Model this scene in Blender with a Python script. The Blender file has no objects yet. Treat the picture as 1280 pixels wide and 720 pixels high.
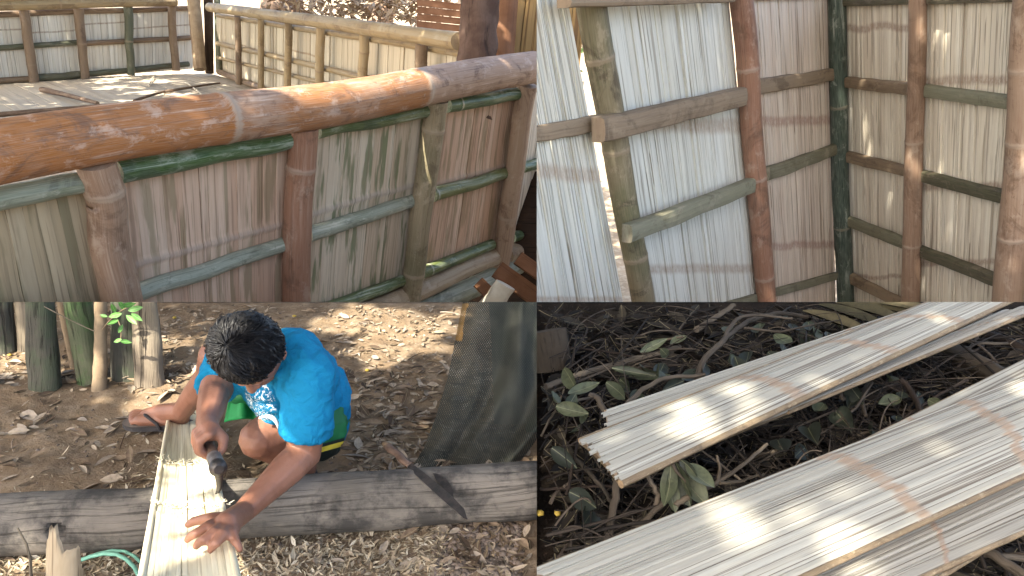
import bpy, bmesh, math, random
import numpy as np
from mathutils import Vector, noise, Matrix

SC = bpy.context.scene
COL = SC.collection
random.seed(7)
rnd = random.random
def uni(a, b): return a + (b - a) * random.random()

# ------------------------------------------------------------------ camera, world, sun, exposure
PITCH = math.radians(20.0)
CAM_H = 1.46
FPX = 1000.0                      # focal length in pixels of the 1280 px wide photograph
cam_d = bpy.data.cameras.new('camera')
cam_d.sensor_width = 36.0
cam_d.lens = 36.0 * FPX / 1280.0
cam_d.clip_start = 0.05
cam_d.clip_end = 3000.0
cam = bpy.data.objects.new('camera', cam_d)
cam.location = (0, 0, CAM_H)
cam.rotation_euler = (math.radians(90) - PITCH, 0, 0)
COL.objects.link(cam)
SC.camera = cam

SUN = Vector((-0.42, -0.50, 0.76)).normalized()       # towards the sun
SUN_EL = math.asin(SUN.z)
SUN_AZ = math.atan2(SUN.x, SUN.y)
world = bpy.data.worlds.new('World')
SC.world = world
world.use_nodes = True
wn = world.node_tree
bg = wn.nodes['Background']
sky = wn.nodes.new('ShaderNodeTexSky')
sky.sky_type = 'NISHITA'
sky.sun_disc = False
sky.sun_elevation = SUN_EL
sky.sun_rotation = SUN_AZ
sky.air_density = 0.8
sky.dust_density = 4.0
sky.ozone_density = 0.3
wn.links.new(sky.outputs[0], bg.inputs[0])
bg.inputs[1].default_value = 0.15
sun_d = bpy.data.lights.new('sun', 'SUN')
sun_d.energy = 3.1
sun_d.angle = math.radians(0.55)
sun_d.color = (1.0, 0.94, 0.84)
sun = bpy.data.objects.new('sun', sun_d)
sun.rotation_euler = SUN.to_track_quat('Z', 'Y').to_euler()
sun.location = (-6, -8, 14)
COL.objects.link(sun)
SC.view_settings.view_transform = 'Standard'
SC.view_settings.look = 'None'
SC.view_settings.exposure = 2.48
SC.view_settings.gamma = 1.0
SC.view_settings.use_curve_mapping = False
SC.view_settings.use_white_balance = True
SC.view_settings.white_balance_temperature = 6850
SC.view_settings.white_balance_tint = 6
SC.cycles.max_bounces = 7
SC.cycles.transparent_max_bounces = 12

# ------------------------------------------------------------------ geometry of the view
C0 = Vector((0, 0, CAM_H))
CR = Vector((1, 0, 0))
CF = Vector((0, math.cos(PITCH), -math.sin(PITCH)))
CU = Vector((0, math.sin(PITCH), math.cos(PITCH)))
def ray(px, py): return CF + CR * ((px - 640) / FPX) - CU * ((py - 360) / FPX)
def P(px, py, z): return C0 + ray(px, py) * z
def on_z(px, py, z=0.0):
    r = ray(px, py)
    return C0 + r * ((z - CAM_H) / r.z)
def scr(p):
    d = p - C0
    z = d.dot(CF)
    return (640 + FPX * d.dot(CR) / z, 360 - FPX * d.dot(CU) / z, z)
def cdir(x, y, z): return (CR * x + CU * y + CF * z).normalized()
class Plane:
    def __init__(s, p, n):
        s.p = p; s.n = n.normalized()
        if s.n.dot(C0 - p) < 0: s.n = -s.n
    def at(s, px, py, off=0.0):
        r = ray(px, py)
        q = s.p + s.n * off
        return C0 + r * ((q - C0).dot(s.n) / r.dot(s.n))
SEAM_X, SEAM_Y = 671.0, 377.5
SEAM_V = Plane(C0, ray(SEAM_X, 100).cross(ray(SEAM_X, 600)))       # vertical sheet between left and right halves
SEAM_Vn = SEAM_V.n if SEAM_V.n.x > 0 else -SEAM_V.n                # points to the right half
SEAM_Hn = ray(100, SEAM_Y).cross(ray(900, SEAM_Y)).normalized()
if SEAM_Hn.z < 0: SEAM_Hn = -SEAM_Hn                               # points up
EDGE_Y = on_z(640, SEAM_Y).y                                       # far rim of the earth terrace
def xline(y, z=0.0):                                               # where the two grounds meet
    zc = y * math.cos(PITCH) + (CAM_H - z) * math.sin(PITCH)
    return (SEAM_X - 640) / FPX * zc

# ------------------------------------------------------------------ mesh building
class MB:
    def __init__(s):
        s.v = []; s.f = []; s.uv = []; s.tone = []; s.band = []; s.mi = []
    def vert(s, p, uv=(0, 0), tone=0.5, band=0.0):
        s.v.append((p[0], p[1], p[2])); s.uv.append(uv); s.tone.append(tone); s.band.append(band)
        return len(s.v) - 1
    def face(s, *ix): s.f.append(ix)
    def grid(s, rows):
        for a, b in zip(rows[:-1], rows[1:]):
            for i in range(len(a) - 1):
                s.f.append((a[i], a[i + 1], b[i + 1], b[i]))
    def build(s, name, mat, parent=None, smooth=True):
        me = bpy.data.meshes.new(name)
        me.from_pydata(s.v, [], s.f)
        uvl = me.uv_layers.new(name='UVMap')
        li = np.empty(len(me.loops), dtype=np.int32)
        me.loops.foreach_get('vertex_index', li)
        uv = np.array(s.uv, dtype=np.float32)[li]
        uvl.data.foreach_set('uv', uv.ravel())
        for nm, arr in (('tone', s.tone), ('band', s.band)):
            at = me.attributes.new(nm, 'FLOAT', 'POINT')
            at.data.foreach_set('value', np.array(arr, dtype=np.float32))
        if smooth: me.polygons.foreach_set('use_smooth', [True] * len(me.polygons))
        me.update()
        return link(name, me, mat, parent)
def link(name, me, mat, parent=None):
    o = bpy.data.objects.new(name, me)
    for m in (mat if isinstance(mat, (list, tuple)) else [mat]):
        if m: me.materials.append(m)
    COL.objects.link(o)
    if parent: o.parent = parent; o.matrix_parent_inverse = parent.matrix_world.inverted()
    return o
def tag(o, label=None, cat=None, group=None, kind=None):
    if label: o['label'] = label
    if cat: o['category'] = cat
    if group: o['group'] = group
    if kind: o['kind'] = kind
    return o
def thing(name, loc, label, cat, group=None):
    o = bpy.data.objects.new(name, None)
    o.empty_display_size = 0.05
    o.location = loc
    COL.objects.link(o)
    o.matrix_world = Matrix.Translation(Vector(loc))
    return tag(o, label, cat, group)
def clip(o, co, no, fill=True):                    # cut away what lies on the side no points to
    bm = bmesh.new(); bm.from_mesh(o.data)
    inv = o.matrix_world.inverted() if not o.parent else Matrix.Identity(4)
    g = bmesh.ops.bisect_plane(bm, geom=bm.verts[:] + bm.edges[:] + bm.faces[:], plane_co=co, plane_no=no, clear_outer=True)
    if fill:
        eds = [e for e in g['geom_cut'] if isinstance(e, bmesh.types.BMEdge)]
        try: bmesh.ops.holes_fill(bm, edges=eds, sides=0)
        except Exception: pass
    bm.to_mesh(o.data); bm.free()
    return o

def frames(pts):
    n = len(pts)
    T = []
    for i in range(n):
        a = pts[max(i - 1, 0)]; b = pts[min(i + 1, n - 1)]
        t = (b - a)
        T.append(t.normalized() if t.length > 1e-9 else Vector((0, 0, 1)))
    ref = Vector((0, 0, 1)) if abs(T[0].z) < 0.9 else Vector((0, 1, 0))
    x = T[0].cross(ref).normalized()
    out = []
    for t in T:
        x = (x - t * x.dot(t))
        x = x.normalized() if x.length > 1e-6 else t.orthogonal().normalized()
        out.append((t, x, t.cross(x)))
    return out
def tube(mb, pts, rad, sides=8, tone=0.5, band=None, cap=True, squash=None, tones=None, wob=0.0):
    fr = frames(pts)
    L = 0.0; rows = []
    off = rnd() * 30
    for i, p in enumerate(pts):
        if i: L += (p - pts[i - 1]).length
        t, x, y = fr[i]
        r = rad[i] if isinstance(rad, (list, tuple)) else rad
        row = []
        for k in range(sides + 1):
            a = 2 * math.pi * (k % sides) / sides
            rr = r * (1 + (wob * noise.noise(Vector((math.cos(a) * 1.3 + off, math.sin(a) * 1.3, L * 6))) if wob else 0))
            q = p + x * (math.cos(a) * rr) + y * (math.sin(a) * rr * (squash or 1.0))
            row.append(mb.vert(q, (k / sides * 2 * math.pi * r + off, L), tones[i] if tones else tone, band[i] if band else 0.0))
        rows.append(row)
    mb.grid(rows)
    if cap:
        for row, p, s in ((rows[0], pts[0], -1), (rows[-1], pts[-1], 1)):
            t = tones[0 if s < 0 else -1] if tones else tone
            base = [mb.vert(mb.v[i], (mb.v[i][0] * 3, mb.v[i][2] * 3), t, 0.6) for i in row[:-1]]
            c = mb.vert(p + fr[0 if s < 0 else -1][0] * (0.1 * s * (rad[0] if isinstance(rad, (list, tuple)) else rad) * 0.3), (p[0] * 3, p[2] * 3), t, 0.6)
            for k in range(len(base)):
                a, b = base[k], base[(k + 1) % len(base)]
                mb.face(*( (b, a, c) if s < 0 else (a, b, c)))
def bez(p0, p1, bend, n):
    out = []
    for i in range(n + 1):
        t = i / n
        out.append(p0.lerp(p1, t) + bend * (4 * t * (1 - t)))
    return out
def culm(p0, p1, r0, r1=None, nodes=(), n=48, sides=18, bend=None, tonef=None, squash=None, mb=None, bulge=0.05, wob=0.02, seed=None):
    """a bamboo stem: slightly swollen ringed joints at the given fractions"""
    m = mb or MB()
    r1 = r0 if r1 is None else r1
    L = (p1 - p0).length
    ts = set(i / n for i in range(n + 1))
    for nd in nodes:
        for d in (-1.6, -0.8, -0.35, -0.12, 0, 0.12, 0.35, 0.8, 1.6):
            t = nd + d * r0 / L * 0.42
            if 0 < t < 1: ts.add(t)
    ts = sorted(ts)
    pts = []; rad = []; band = []; tones = []
    b = bend or Vector((0, 0, 0))
    ph = rnd() * 50
    for t in ts:
        wv = Vector((noise.noise(Vector((t * 3, ph, 0))), noise.noise(Vector((t * 3, ph, 5))), noise.noise(Vector((t * 3, ph, 9))))) * r0 * 0.26
        pts.append(p0.lerp(p1, t) + b * (4 * t * (1 - t)) + wv)
        r = r0 + (r1 - r0) * t
        bd = 0.0
        for nd in nodes:
            q = (t - nd) * L / (r0 * 0.42)
            r *= 1 + bulge * math.exp(-(q / 0.55) ** 2) - bulge * 0.5 * math.exp(-((q - 0.16) / 0.12) ** 2)
            bd = max(bd, math.exp(-(q / 0.6) ** 2))
        rad.append(r); band.append(bd)
        tones.append(tonef(t) if tonef else 0.5)
    tube(m, pts, rad, sides, band=band, tones=tones, squash=squash, wob=wob)
    return m

def strips(mb, TL, TR, BR, BL, n, nrm, gap=0.10, depth=0.004, thick=0.006, bands=(), nt=16, bulge=0.12, wob=0.05, tone=(0.0, 1.0), back=True, edge=0.0, tonef=None, ridge=0.0, curl=0.0, lift=0.0, arcb=0.0):
    """a panel of split bamboo: n lengthwise strips from the top edge to the bottom edge, dark slits between them"""
    W = ((TR - TL).length + (BR - BL).length) / 2
    H = ((BL - TL).length + (BR - TR).length) / 2
    ws = [uni(0.3, 1.0) if rnd() < .5 else uni(.8, 2.0) for _ in range(n)]
    tot = sum(ws); s = 0.0
    ph = rnd() * 100
    def pos(a, t): return (TL.lerp(TR, a)).lerp(BL.lerp(BR, a), t)
    for i in range(n):
        w = ws[i] / tot
        s0, s1 = s, s + w; s += w
        g = gap * w * uni(0.2, 1.0)
        a0, a1 = s0 + g * rnd(), s1 - g * rnd()
        o0, o1 = uni(-1, 1) * depth, uni(-1, 1) * depth
        tn = tonef((s0 + s1) / 2) if tonef else uni(*tone)
        tn += uni(-0.12, 0.12)
        te, be = uni(-edge, edge), uni(-edge, edge)
        k = rnd() * 60
        rows = []; sk0 = []; sk1 = []
        tv = [j / nt for j in range(nt + 1)]
        tbs = []
        for (tb, bw) in bands:
            c = tb + arcb * (1 - (2 * s0 - 1) ** 2) + 0.010 * noise.noise(Vector((s0 * 3, ph + tb * 7, 0))) + uni(-0.0018, 0.0018)
            tbs.append((c, bw))
            tv += [c - bw, c - bw * .5, c, c + bw * .5, c + bw]
        tv = sorted(t for t in tv if 0 <= t <= 1)
        for t in tv:
            wv = wob * w * noise.noise(Vector((k, t * 4.0, ph)))
            bd = 0.0
            for c, bw in tbs: bd = max(bd, math.exp(-((t - c) / (bw * 0.62)) ** 2))
            tt = t + (te * (1 - t) + be * t)
            row = []; l0 = []; l1 = []
            for a, o, bl, edg in ((a0, o0, -thick, 1), (a0, o0, 0, 1), (a0, o0, 0, 0), (a0 * .72 + a1 * .28, (o0 * .72 + o1 * .28), bulge * w * W, 0), (a0 * .28 + a1 * .72, (o0 * .28 + o1 * .72), bulge * w * W, 0), (a1, o1, 0, 0), (a1, o1, 0, 2), (a1, o1, -thick, 2)):
                av = min(max(a + wv, s0 - 0.002), s1 + 0.002)
                arc = curl * (1 - (2 * a - 1) ** 2)
                q = pos(av, tt) + nrm * (o + bl + bd * ridge + arc + lift * math.sin(t * math.pi))
                (row if edg == 0 else l0 if edg == 1 else l1).append(mb.vert(q, (a * W + i * 3.37, tt * H), tn, bd))
            rows.append(row); sk0.append(l0); sk1.append(l1)
        mb.grid(sk0); mb.grid(sk1)
        mb.grid(rows)
    if back:
        rows = []
        for j in range(9):
            t = j / 8; row = []
            for a in [x / 10 for x in range(11)]:
                arc = curl * (1 - (2 * a - 1) ** 2)
                row.append(mb.vert(pos(a, t) + nrm * (-thick - depth * 1.2 + arc + lift * math.sin(t * math.pi)), (a * W, t * H), 0.3, 1.0))
            rows.append(row)
        mb.grid(rows)

def leaf(mb, p, d, nrm, L, W, curl=0.2, fold=0.25, tone=None, nseg=5, band=0.0):
    d = d.normalized()
    side = d.cross(nrm)
    side = side.normalized() if side.length > 1e-6 else d.orthogonal().normalized()
    up = side.cross(d).normalized()
    tone = rnd() if tone is None else tone
    rows = []
    for j in range(nseg + 1):
        t = j / nseg
        w = W * 0.5 * (math.sin(math.pi * min(1, t * 0.96 + 0.03)) ** 0.75) * (1 - 0.25 * t)
        c = p + d * (L * t) + up * (curl * L * (t * t - t * 0.6))
        rows.append([mb.vert(c - side * w + up * (abs(w) * fold * 2), (-w, t * L), tone, band),
                     mb.vert(c, (0, t * L), tone, band),
                     mb.vert(c + side * w + up * (abs(w) * fold * 2), (w, t * L), tone, band)])
    mb.grid(rows)

# ------------------------------------------------------------------ materials
class NT:
    def __init__(s, name):
        s.m = bpy.data.materials.new(name); s.m.use_nodes = True
        s.t = s.m.node_tree; s.b = s.t.nodes['Principled BSDF']
    def n(s, ty, **kw):
        nd = s.t.nodes.new(ty)
        for k, v in kw.items(): setattr(nd, k, v)
        return nd
    def put(s, sock, v):
        if hasattr(v, 'is_output') or isinstance(v, bpy.types.NodeSocket): s.t.links.new(v, sock)
        elif isinstance(v, (tuple, list)) and len(v) == 3 and sock.type == 'RGBA': sock.default_value = (*v, 1)
        else: sock.default_value = v
    def uv(s): return s.n('ShaderNodeUVMap').outputs[0]
    def obj(s): return s.n('ShaderNodeNewGeometry').outputs['Position']
    def attr(s, nm): return s.n('ShaderNodeAttribute', attribute_name=nm).outputs['Fac']
    def scale(s, v, sc, loc=None):
        nd = s.n('ShaderNodeMapping'); s.put(nd.inputs[0], v); nd.inputs['Scale'].default_value = sc
        if loc is not None: s.put(nd.inputs['Location'], loc)
        return nd.outputs[0]
    def noise(s, v, sc, det=4, rough=0.55, dist=0.0):
        nd = s.n('ShaderNodeTexNoise'); s.put(nd.inputs['Vector'], v)
        nd.inputs['Scale'].default_value = sc; nd.inputs['Detail'].default_value = det
        nd.inputs['Roughness'].default_value = rough; nd.inputs['Distortion'].default_value = dist
        return nd.outputs[0]
    def vor(s, v, sc, feat='F1', out=0):
        nd = s.n('ShaderNodeTexVoronoi', feature=feat); s.put(nd.inputs['Vector'], v); nd.inputs['Scale'].default_value = sc
        return nd.outputs[out]
    def ramp(s, v, a, b, c=0.0, d=1.0, smooth=True):
        nd = s.n('ShaderNodeMapRange'); nd.interpolation_type = 'SMOOTHSTEP' if smooth else 'LINEAR'
        s.put(nd.inputs[0], v)
        for i, x in enumerate((a, b, c, d)): s.put(nd.inputs[i + 1], x)
        return nd.outputs[0]
    def math(s, op, a, b=0.0, clamp=False):
        nd = s.n('ShaderNodeMath', operation=op); nd.use_clamp = clamp
        s.put(nd.inputs[0], a); s.put(nd.inputs[1], b)
        return nd.outputs[0]
    def mix(s, f, a, b, mode='MIX'):
        nd = s.n('ShaderNodeMix', data_type='RGBA', blend_type=mode)
        s.put(nd.inputs[0], f); s.put(nd.inputs[6], a); s.put(nd.inputs[7], b)
        return nd.outputs[2]
    def bump(s, h, st=0.3, dist=0.01):
        nd = s.n('ShaderNodeBump'); nd.inputs['Strength'].default_value = st; nd.inputs['Distance'].default_value = dist
        s.put(nd.inputs['Height'], h); s.put(s.b.inputs['Normal'], nd.outputs[0])
    def done(s, col, rough=0.6, spec=0.3):
        s.put(s.b.inputs['Base Color'], col); s.put(s.b.inputs['Roughness'], rough); s.put(s.b.inputs['Specular IOR Level'], spec)
        return s.m

def split_mat(name, base, alt, dark, band, su=260, sv=3.0, crack=0.5, bandamt=0.8, stain=None, stain_amt=0.0, rough=0.75, big=1.5, trans=0.0, c2=0.75):
    """split bamboo: fibres along V, per-strip tone, slits, brown node bands"""
    k = NT(name); uv = k.uv(); tone = k.attr('tone'); bd = k.attr('band')
    f1 = k.noise(k.scale(uv, (su, sv, 1)), 1.0, 5, 0.6)
    f2 = k.noise(k.scale(uv, (su * 0.23, sv * 0.5, 1)), 1.0, 4, 0.6)
    pat = k.noise(k.scale(uv, (big * 4, big, 1)), 1.0, 5, 0.6)
    col = k.mix(k.ramp(tone, 0.0, 1.0), alt, base)
    col = k.mix(k.ramp(pat, 0.35, 0.7, 0.0, 0.55), col, alt)
    if stain is not None:
        st = k.noise(k.scale(uv, (big * 9, big * 1.1, 1), (4.2, 8.1, 0)), 1.0, 4, 0.55)
        col = k.mix(k.ramp(st, 0.50, 0.60, 0.0, stain_amt), col, stain)
    col = k.mix(k.ramp(f2, 0.35, 0.75, 0.0, 0.5), col, k.mix(0.5, alt, dark))
    cr = k.ramp(f1, 0.60, 0.72, 0.0, crack)
    col = k.mix(cr, col, dark)
    f3 = k.noise(k.scale(uv, (su * 0.36, sv * 0.42, 1), (3, 5, 0)), 1.0, 3, 0.55)
    col = k.mix(k.ramp(f3, 0.57, 0.61, 0.0, c2), col, k.mix(0.85, alt, dark))
    f4 = k.noise(k.scale(uv, (su * 0.5, sv * 0.7, 1), (9, 2, 0)), 1.0, 2, 0.5)
    col = k.mix(k.ramp(f4, 0.635, 0.665, 0.0, c2), col, dark)
    bn = k.noise(k.scale(uv, (su * 0.35, sv * 12, 1)), 1.0, 4, 0.65)
    bb = k.math('MULTIPLY', k.ramp(bd, 0.15, 0.8), k.ramp(bn, 0.30, 0.62, 0.35, 1.0))
    col = k.mix(k.math('MULTIPLY', bb, bandamt), col, band)
    k.bump(k.math('ADD', k.math('MULTIPLY', f1, 0.5), k.math('MULTIPLY', bb, 0.6)), 0.35, 0.004)
    return k.done(col, rough, 0.25)

def culm_mat(name, c1, c2, streak, node, pale, su=70, sv=1.2, pale_amt=0.5, streak_amt=0.6, rough=0.42, big=2.0, patch=(0.45, 0.62)):
    """bamboo skin: two colours chosen along the stem by tone and patches, lengthwise streaks, pale marks for scrapes and, on green stems, painted sky reflection"""
    k = NT(name); uv = k.uv(); tone = k.attr('tone'); bd = k.attr('band'); pos = k.obj()
    pt = k.noise(k.scale(uv, (big * 2.2, big, 1)), 1.0, 6, 0.6, 0.6)
    sel = k.math('ADD', k.math('MULTIPLY', pt, 0.9), k.math('SUBTRACT', tone, 0.5))
    col = k.mix(k.ramp(sel, patch[0] - .08, patch[1] + .06), c1, c2)
    s1 = k.noise(k.scale(uv, (su, sv, 1)), 1.0, 5, 0.6)
    col = k.mix(k.ramp(s1, 0.50, 0.72, 0.0, streak_amt), col, streak)
    s2 = k.noise(k.scale(uv, (su * 0.55, sv * 1.6, 1), (7, 3, 0)), 1.0, 6, 0.68, 0.4)
    m2 = k.noise(k.scale(uv, (big * 1.3, big * 0.9, 1), (1, 9, 0)), 1.0, 4, 0.6)
    col = k.mix(k.math('MULTIPLY', k.ramp(s2, 0.52, 0.64), k.ramp(m2, 0.42, 0.62, 0.0, pale_amt)), col, pale)
    sp = k.noise(pos, 34 * big * 0.5, 4, 0.7)
    col = k.mix(k.ramp(sp, 0.62, 0.72, 0.0, 0.5), col, streak)
    nn = k.noise(k.scale(uv, (su * .5, sv * 9, 1)), 1.0, 5, 0.7)
    dirt = k.noise(k.scale(uv, (big * 3.1, big * 2.3, 1), (5, 2, 0)), 1.0, 7, 0.72, 0.8)
    col = k.mix(k.ramp(dirt, 0.50, 0.64, 0.0, 0.75), col, streak)
    blot = k.noise(k.scale(uv, (big * 5, big * 3, 1), (2, 6, 0)), 1.0, 6, 0.72, 0.25)
    col = k.mix(k.ramp(blot, 0.54, 0.66, 0.0, 0.55), col, pale)
    fine = k.noise(k.scale(uv, (su * 3, sv * 8, 1)), 1.0, 3, 0.6)
    col = k.mix(k.ramp(fine, 0.35, 0.75, 0.0, 0.30), col, pale)
    nb = k.math('ADD', bd, k.math('MULTIPLY', k.math('SUBTRACT', nn, 0.5), 1.5))
    col = k.mix(k.math('MULTIPLY', k.ramp(nb, 0.35, 0.85, 0.0, 0.8), k.ramp(bd, .08, .35)), col, node)
    k.bump(k.math('ADD', k.math('MULTIPLY', s1, 0.6), k.math('ADD', k.math('MULTIPLY', s2, 0.5), k.math('MULTIPLY', k.math('MULTIPLY', nn, bd), 1.2))), 0.35, 0.008)
    r = k.ramp(s2, 0.4, 0.7, rough, min(1, rough + 0.25))
    return k.done(col, r, 0.32)

def wood_mat(name, c1, c2, crack, su=40, sv=2.0, crack_amt=0.8, bump=0.6, rough=0.85, moss=None, moss_amt=0.0, knots=False):
    k = NT(name); uv = k.uv(); pos = k.obj(); tone = k.attr('tone')
    g = k.noise(k.scale(uv, (su, sv, 1)), 1.0, 6, 0.65, 0.3)
    b = k.noise(pos, 5.0, 5, 0.6)
    col = k.mix(k.ramp(b, 0.35, 0.65), c1, c2)
    col = k.mix(k.ramp(tone, 0, 1, -0.3, 0.3), col, c2)
    if moss is not None:
        mo = k.noise(pos, 7.0, 6, 0.7)
        col = k.mix(k.ramp(mo, 0.42, 0.6, 0.0, moss_amt), col, moss)
    cr = k.ramp(g, 0.54, 0.66, 0.0, crack_amt)
    col = k.mix(cr, col, crack)
    fine = k.noise(k.scale(uv, (su * 4, sv * 3, 1)), 1.0, 4, 0.6)
    col = k.mix(k.ramp(fine, 0.5, 0.75, 0.0, 0.35), col, crack)
    k.bump(k.math('SUBTRACT', k.math('MULTIPLY', fine, 0.35), k.math('MULTIPLY', cr, 0.9)), bump, 0.012)
    return k.done(col, rough, 0.2)

def plain(name, c, c2=None, sc=8.0, rough=0.7, spec=0.3, bump=0.0, det=5, a=0.35, b=0.65, metal=0.0):
    k = NT(name); pos = k.obj()
    nz = k.noise(pos, sc, det, 0.6)
    col = k.mix(k.ramp(nz, a, b), c, c2 if c2 else tuple(x * 0.75 for x in c))
    if bump: k.bump(k.noise(pos, sc * 6, 4, 0.65), bump, 0.01)
    k.b.inputs['Metallic'].default_value = metal
    return k.done(col, rough, spec)

def leaf_mat(name, stops, vein=(0.3, 0.25, 0.15), rough=0.6, trans=0.15, spec=0.3):
    k = NT(name); uv = k.uv(); tone = k.attr('tone'); pos = k.obj()
    rp = k.n('ShaderNodeValToRGB'); k.put(rp.inputs[0], tone)
    el = rp.color_ramp.elements
    el[0].position = 0.0; el[0].color = (*stops[0], 1)
    el[1].position = 1.0; el[1].color = (*stops[-1], 1)
    for i, c in enumerate(stops[1:-1]):
        e = el.new((i + 1) / (len(stops) - 1)); e.color = (*c, 1)
    nz = k.noise(pos, 45, 4, 0.65)
    col = k.mix(k.ramp(nz, 0.4, 0.7, 0.0, 0.45), rp.outputs[0], tuple(x * 0.5 for x in stops[0]))
    sep = k.n('ShaderNodeSeparateXYZ'); k.put(sep.inputs[0], uv)
    vm = k.math('LESS_THAN', k.math('ABSOLUTE', sep.outputs[0]), 0.0012)
    col = k.mix(k.math('MULTIPLY', vm, 0.5), col, vein)
    k.bump(nz, 0.25, 0.004)
    m = k.done(col, rough, spec)
    if trans:
        tr = k.n('ShaderNodeBsdfTranslucent'); k.put(tr.inputs[0], col)
        mx = k.n('ShaderNodeMixShader'); mx.inputs[0].default_value = trans
        out = k.t.nodes['Material Output']
        k.t.links.new(k.b.outputs[0], mx.inputs[1]); k.t.links.new(tr.outputs[0], mx.inputs[2]); k.t.links.new(mx.outputs[0], out.inputs[0])
    return m
# ------------------------------------------------------------------ materials used by the bamboo structures
M_PALE = split_mat('pale split bamboo', (.84, .785, .675), (.74, .665, .55), (.26, .20, .14), (.36, .25, .19), su=110, sv=1.5, crack=.7, big=1.0)
M_PALEB = split_mat('whitish split bamboo', (.75, .745, .685), (.64, .625, .55), (.25, .22, .17), (.40, .31, .24), su=120, sv=1.2, crack=.7, big=1.0)
M_FARP = split_mat('grey white split bamboo', (.80, .78, .72), (.70, .66, .58), (.22, .17, .13), (.30, .22, .16), su=40, sv=.6, crack=.5, c2=.35, big=.6)
M_FARW = split_mat('cream split bamboo', (.62, .55, .42), (.53, .45, .33), (.14, .10, .06), (.28, .19, .12), su=50, sv=.7, crack=.5, c2=.4, big=.6)
M_PLK = split_mat('pinkish brown bamboo planks', (.74, .57, .44), (.60, .40, .285), (.16, .085, .05), (.42, .33, .28), su=95, sv=1.4, c2=.4, crack=.65, bandamt=.7, stain=(.20, .17, .085), stain_amt=.6, big=1.0, rough=.6)
M_PLKG = split_mat('green stained bamboo planks', (.70, .62, .50), (.60, .48, .36), (.15, .12, .075), (.44, .37, .33), su=95, sv=1.4, c2=.35, crack=.6, bandamt=.7, stain=(.13, .17, .08), stain_amt=.85, big=1.2, rough=.6)
M_PLKO = split_mat('olive bamboo planks', (.52, .43, .30), (.43, .34, .22), (.15, .11, .07), (.38, .31, .25), su=95, sv=1.3, c2=.4, crack=.5, bandamt=.5, stain=(.10, .11, .05), stain_amt=.5, big=1.0, rough=.6)
M_RAIL = culm_mat('orange bamboo skin', (.36, .14, .036), (.39, .26, .185), (.13, .065, .04), (.44, .35, .28), (.60, .47, .40), su=75, sv=.8, pale_amt=1.0, streak_amt=.75, rough=.5, big=1.6, patch=(.40, .54))
M_GREEN = culm_mat('green bamboo skin', (.05, .10, .025), (.13, .145, .04), (.025, .05, .02), (.40, .40, .31), (.40, .45, .37), su=60, sv=.8, pale_amt=.95, rough=.3, big=1.3)  # whitish marks turned up to paint sky reflection onto the green rails
M_GREY = culm_mat('grey green bamboo skin', (.27, .295, .235), (.17, .20, .125), (.10, .11, .08), (.36, .33, .26), (.54, .54, .46), su=60, sv=.8, pale_amt=.95, rough=.4, big=1.3)
M_POST = culm_mat('brown bamboo post', (.27, .17, .115), (.34, .235, .165), (.12, .065, .04), (.38, .29, .22), (.46, .36, .28), su=60, sv=.7, pale_amt=.5, rough=.45, big=1.2)
M_POSTR = culm_mat('red brown bamboo post', (.27, .135, .085), (.21, .10, .065), (.10, .05, .03), (.36, .26, .20), (.42, .30, .23), su=60, sv=.7, pale_amt=.4, rough=.42, big=1.2)
M_POSTM = culm_mat('mottled bamboo post', (.30, .235, .15), (.17, .15, .085), (.10, .07, .04), (.36, .29, .21), (.46, .38, .28), su=60, sv=.7, pale_amt=.5, rough=.45, big=1.5)
M_TANC = culm_mat('tan bamboo pole', (.40, .32, .225), (.33, .245, .165), (.16, .10, .06), (.34, .26, .18), (.50, .42, .33), su=60, sv=.7, pale_amt=.4, rough=.5, big=1.2)
M_FARB = culm_mat('dry yellow bamboo', (.33, .24, .13), (.27, .20, .115), (.14, .09, .05), (.28, .20, .13), (.42, .35, .25), su=26, sv=.4, pale_amt=.3, rough=.5, big=.5)
M_FARD = culm_mat('dark brown bamboo', (.20, .135, .085), (.155, .11, .075), (.08, .05, .035), (.22, .16, .11), (.30, .23, .17), su=26, sv=.4, pale_amt=.3, rough=.55, big=.5)
M_FARG = culm_mat('weathered green bamboo', (.085, .095, .06), (.13, .115, .075), (.05, .045, .03), (.22, .18, .13), (.24, .22, .17), su=26, sv=.4, pale_amt=.3, rough=.55, big=.5)
M_DKG = culm_mat('dark green bamboo', (.035, .055, .042), (.055, .075, .05), (.02, .03, .02), (.22, .20, .15), (.36, .38, .33), su=60, sv=.9, pale_amt=.75, rough=.4, big=1.8)
M_PALEC = split_mat('brownish split bamboo', (.72, .63, .53), (.62, .51, .42), (.22, .16, .11), (.34, .21, .165), su=110, sv=1.5, crack=.7, big=1.0)
M_POSTO = culm_mat('olive brown bamboo post', (.19, .155, .095), (.12, .115, .06), (.06, .045, .028), (.28, .22, .15), (.36, .30, .21), su=60, sv=.7, pale_amt=.45, rough=.45, big=1.5)
M_SLAT = culm_mat('brown bamboo slat', (.27, .20, .135), (.215, .155, .105), (.11, .075, .05), (.24, .17, .12), (.34, .27, .19), su=55, sv=.7, pale_amt=.3, rough=.6, big=1.4)
M_SLATG = culm_mat('olive bamboo slat', (.20, .195, .135), (.15, .14, .09), (.09, .08, .05), (.25, .20, .15), (.32, .29, .22), su=55, sv=.7, pale_amt=.4, rough=.6, big=1.4)
M_SLATD = culm_mat('dark green bamboo slat', (.075, .075, .045), (.125, .105, .07), (.04, .035, .025), (.20, .15, .11), (.25, .20, .15), su=55, sv=.7, pale_amt=.4, rough=.6, big=1.8)
M_BARK = wood_mat('red brown flaky bark', (.085, .05, .038), (.14, .09, .07), (.025, .016, .013), su=9, sv=2.0, crack_amt=.85, bump=.9)
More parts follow.
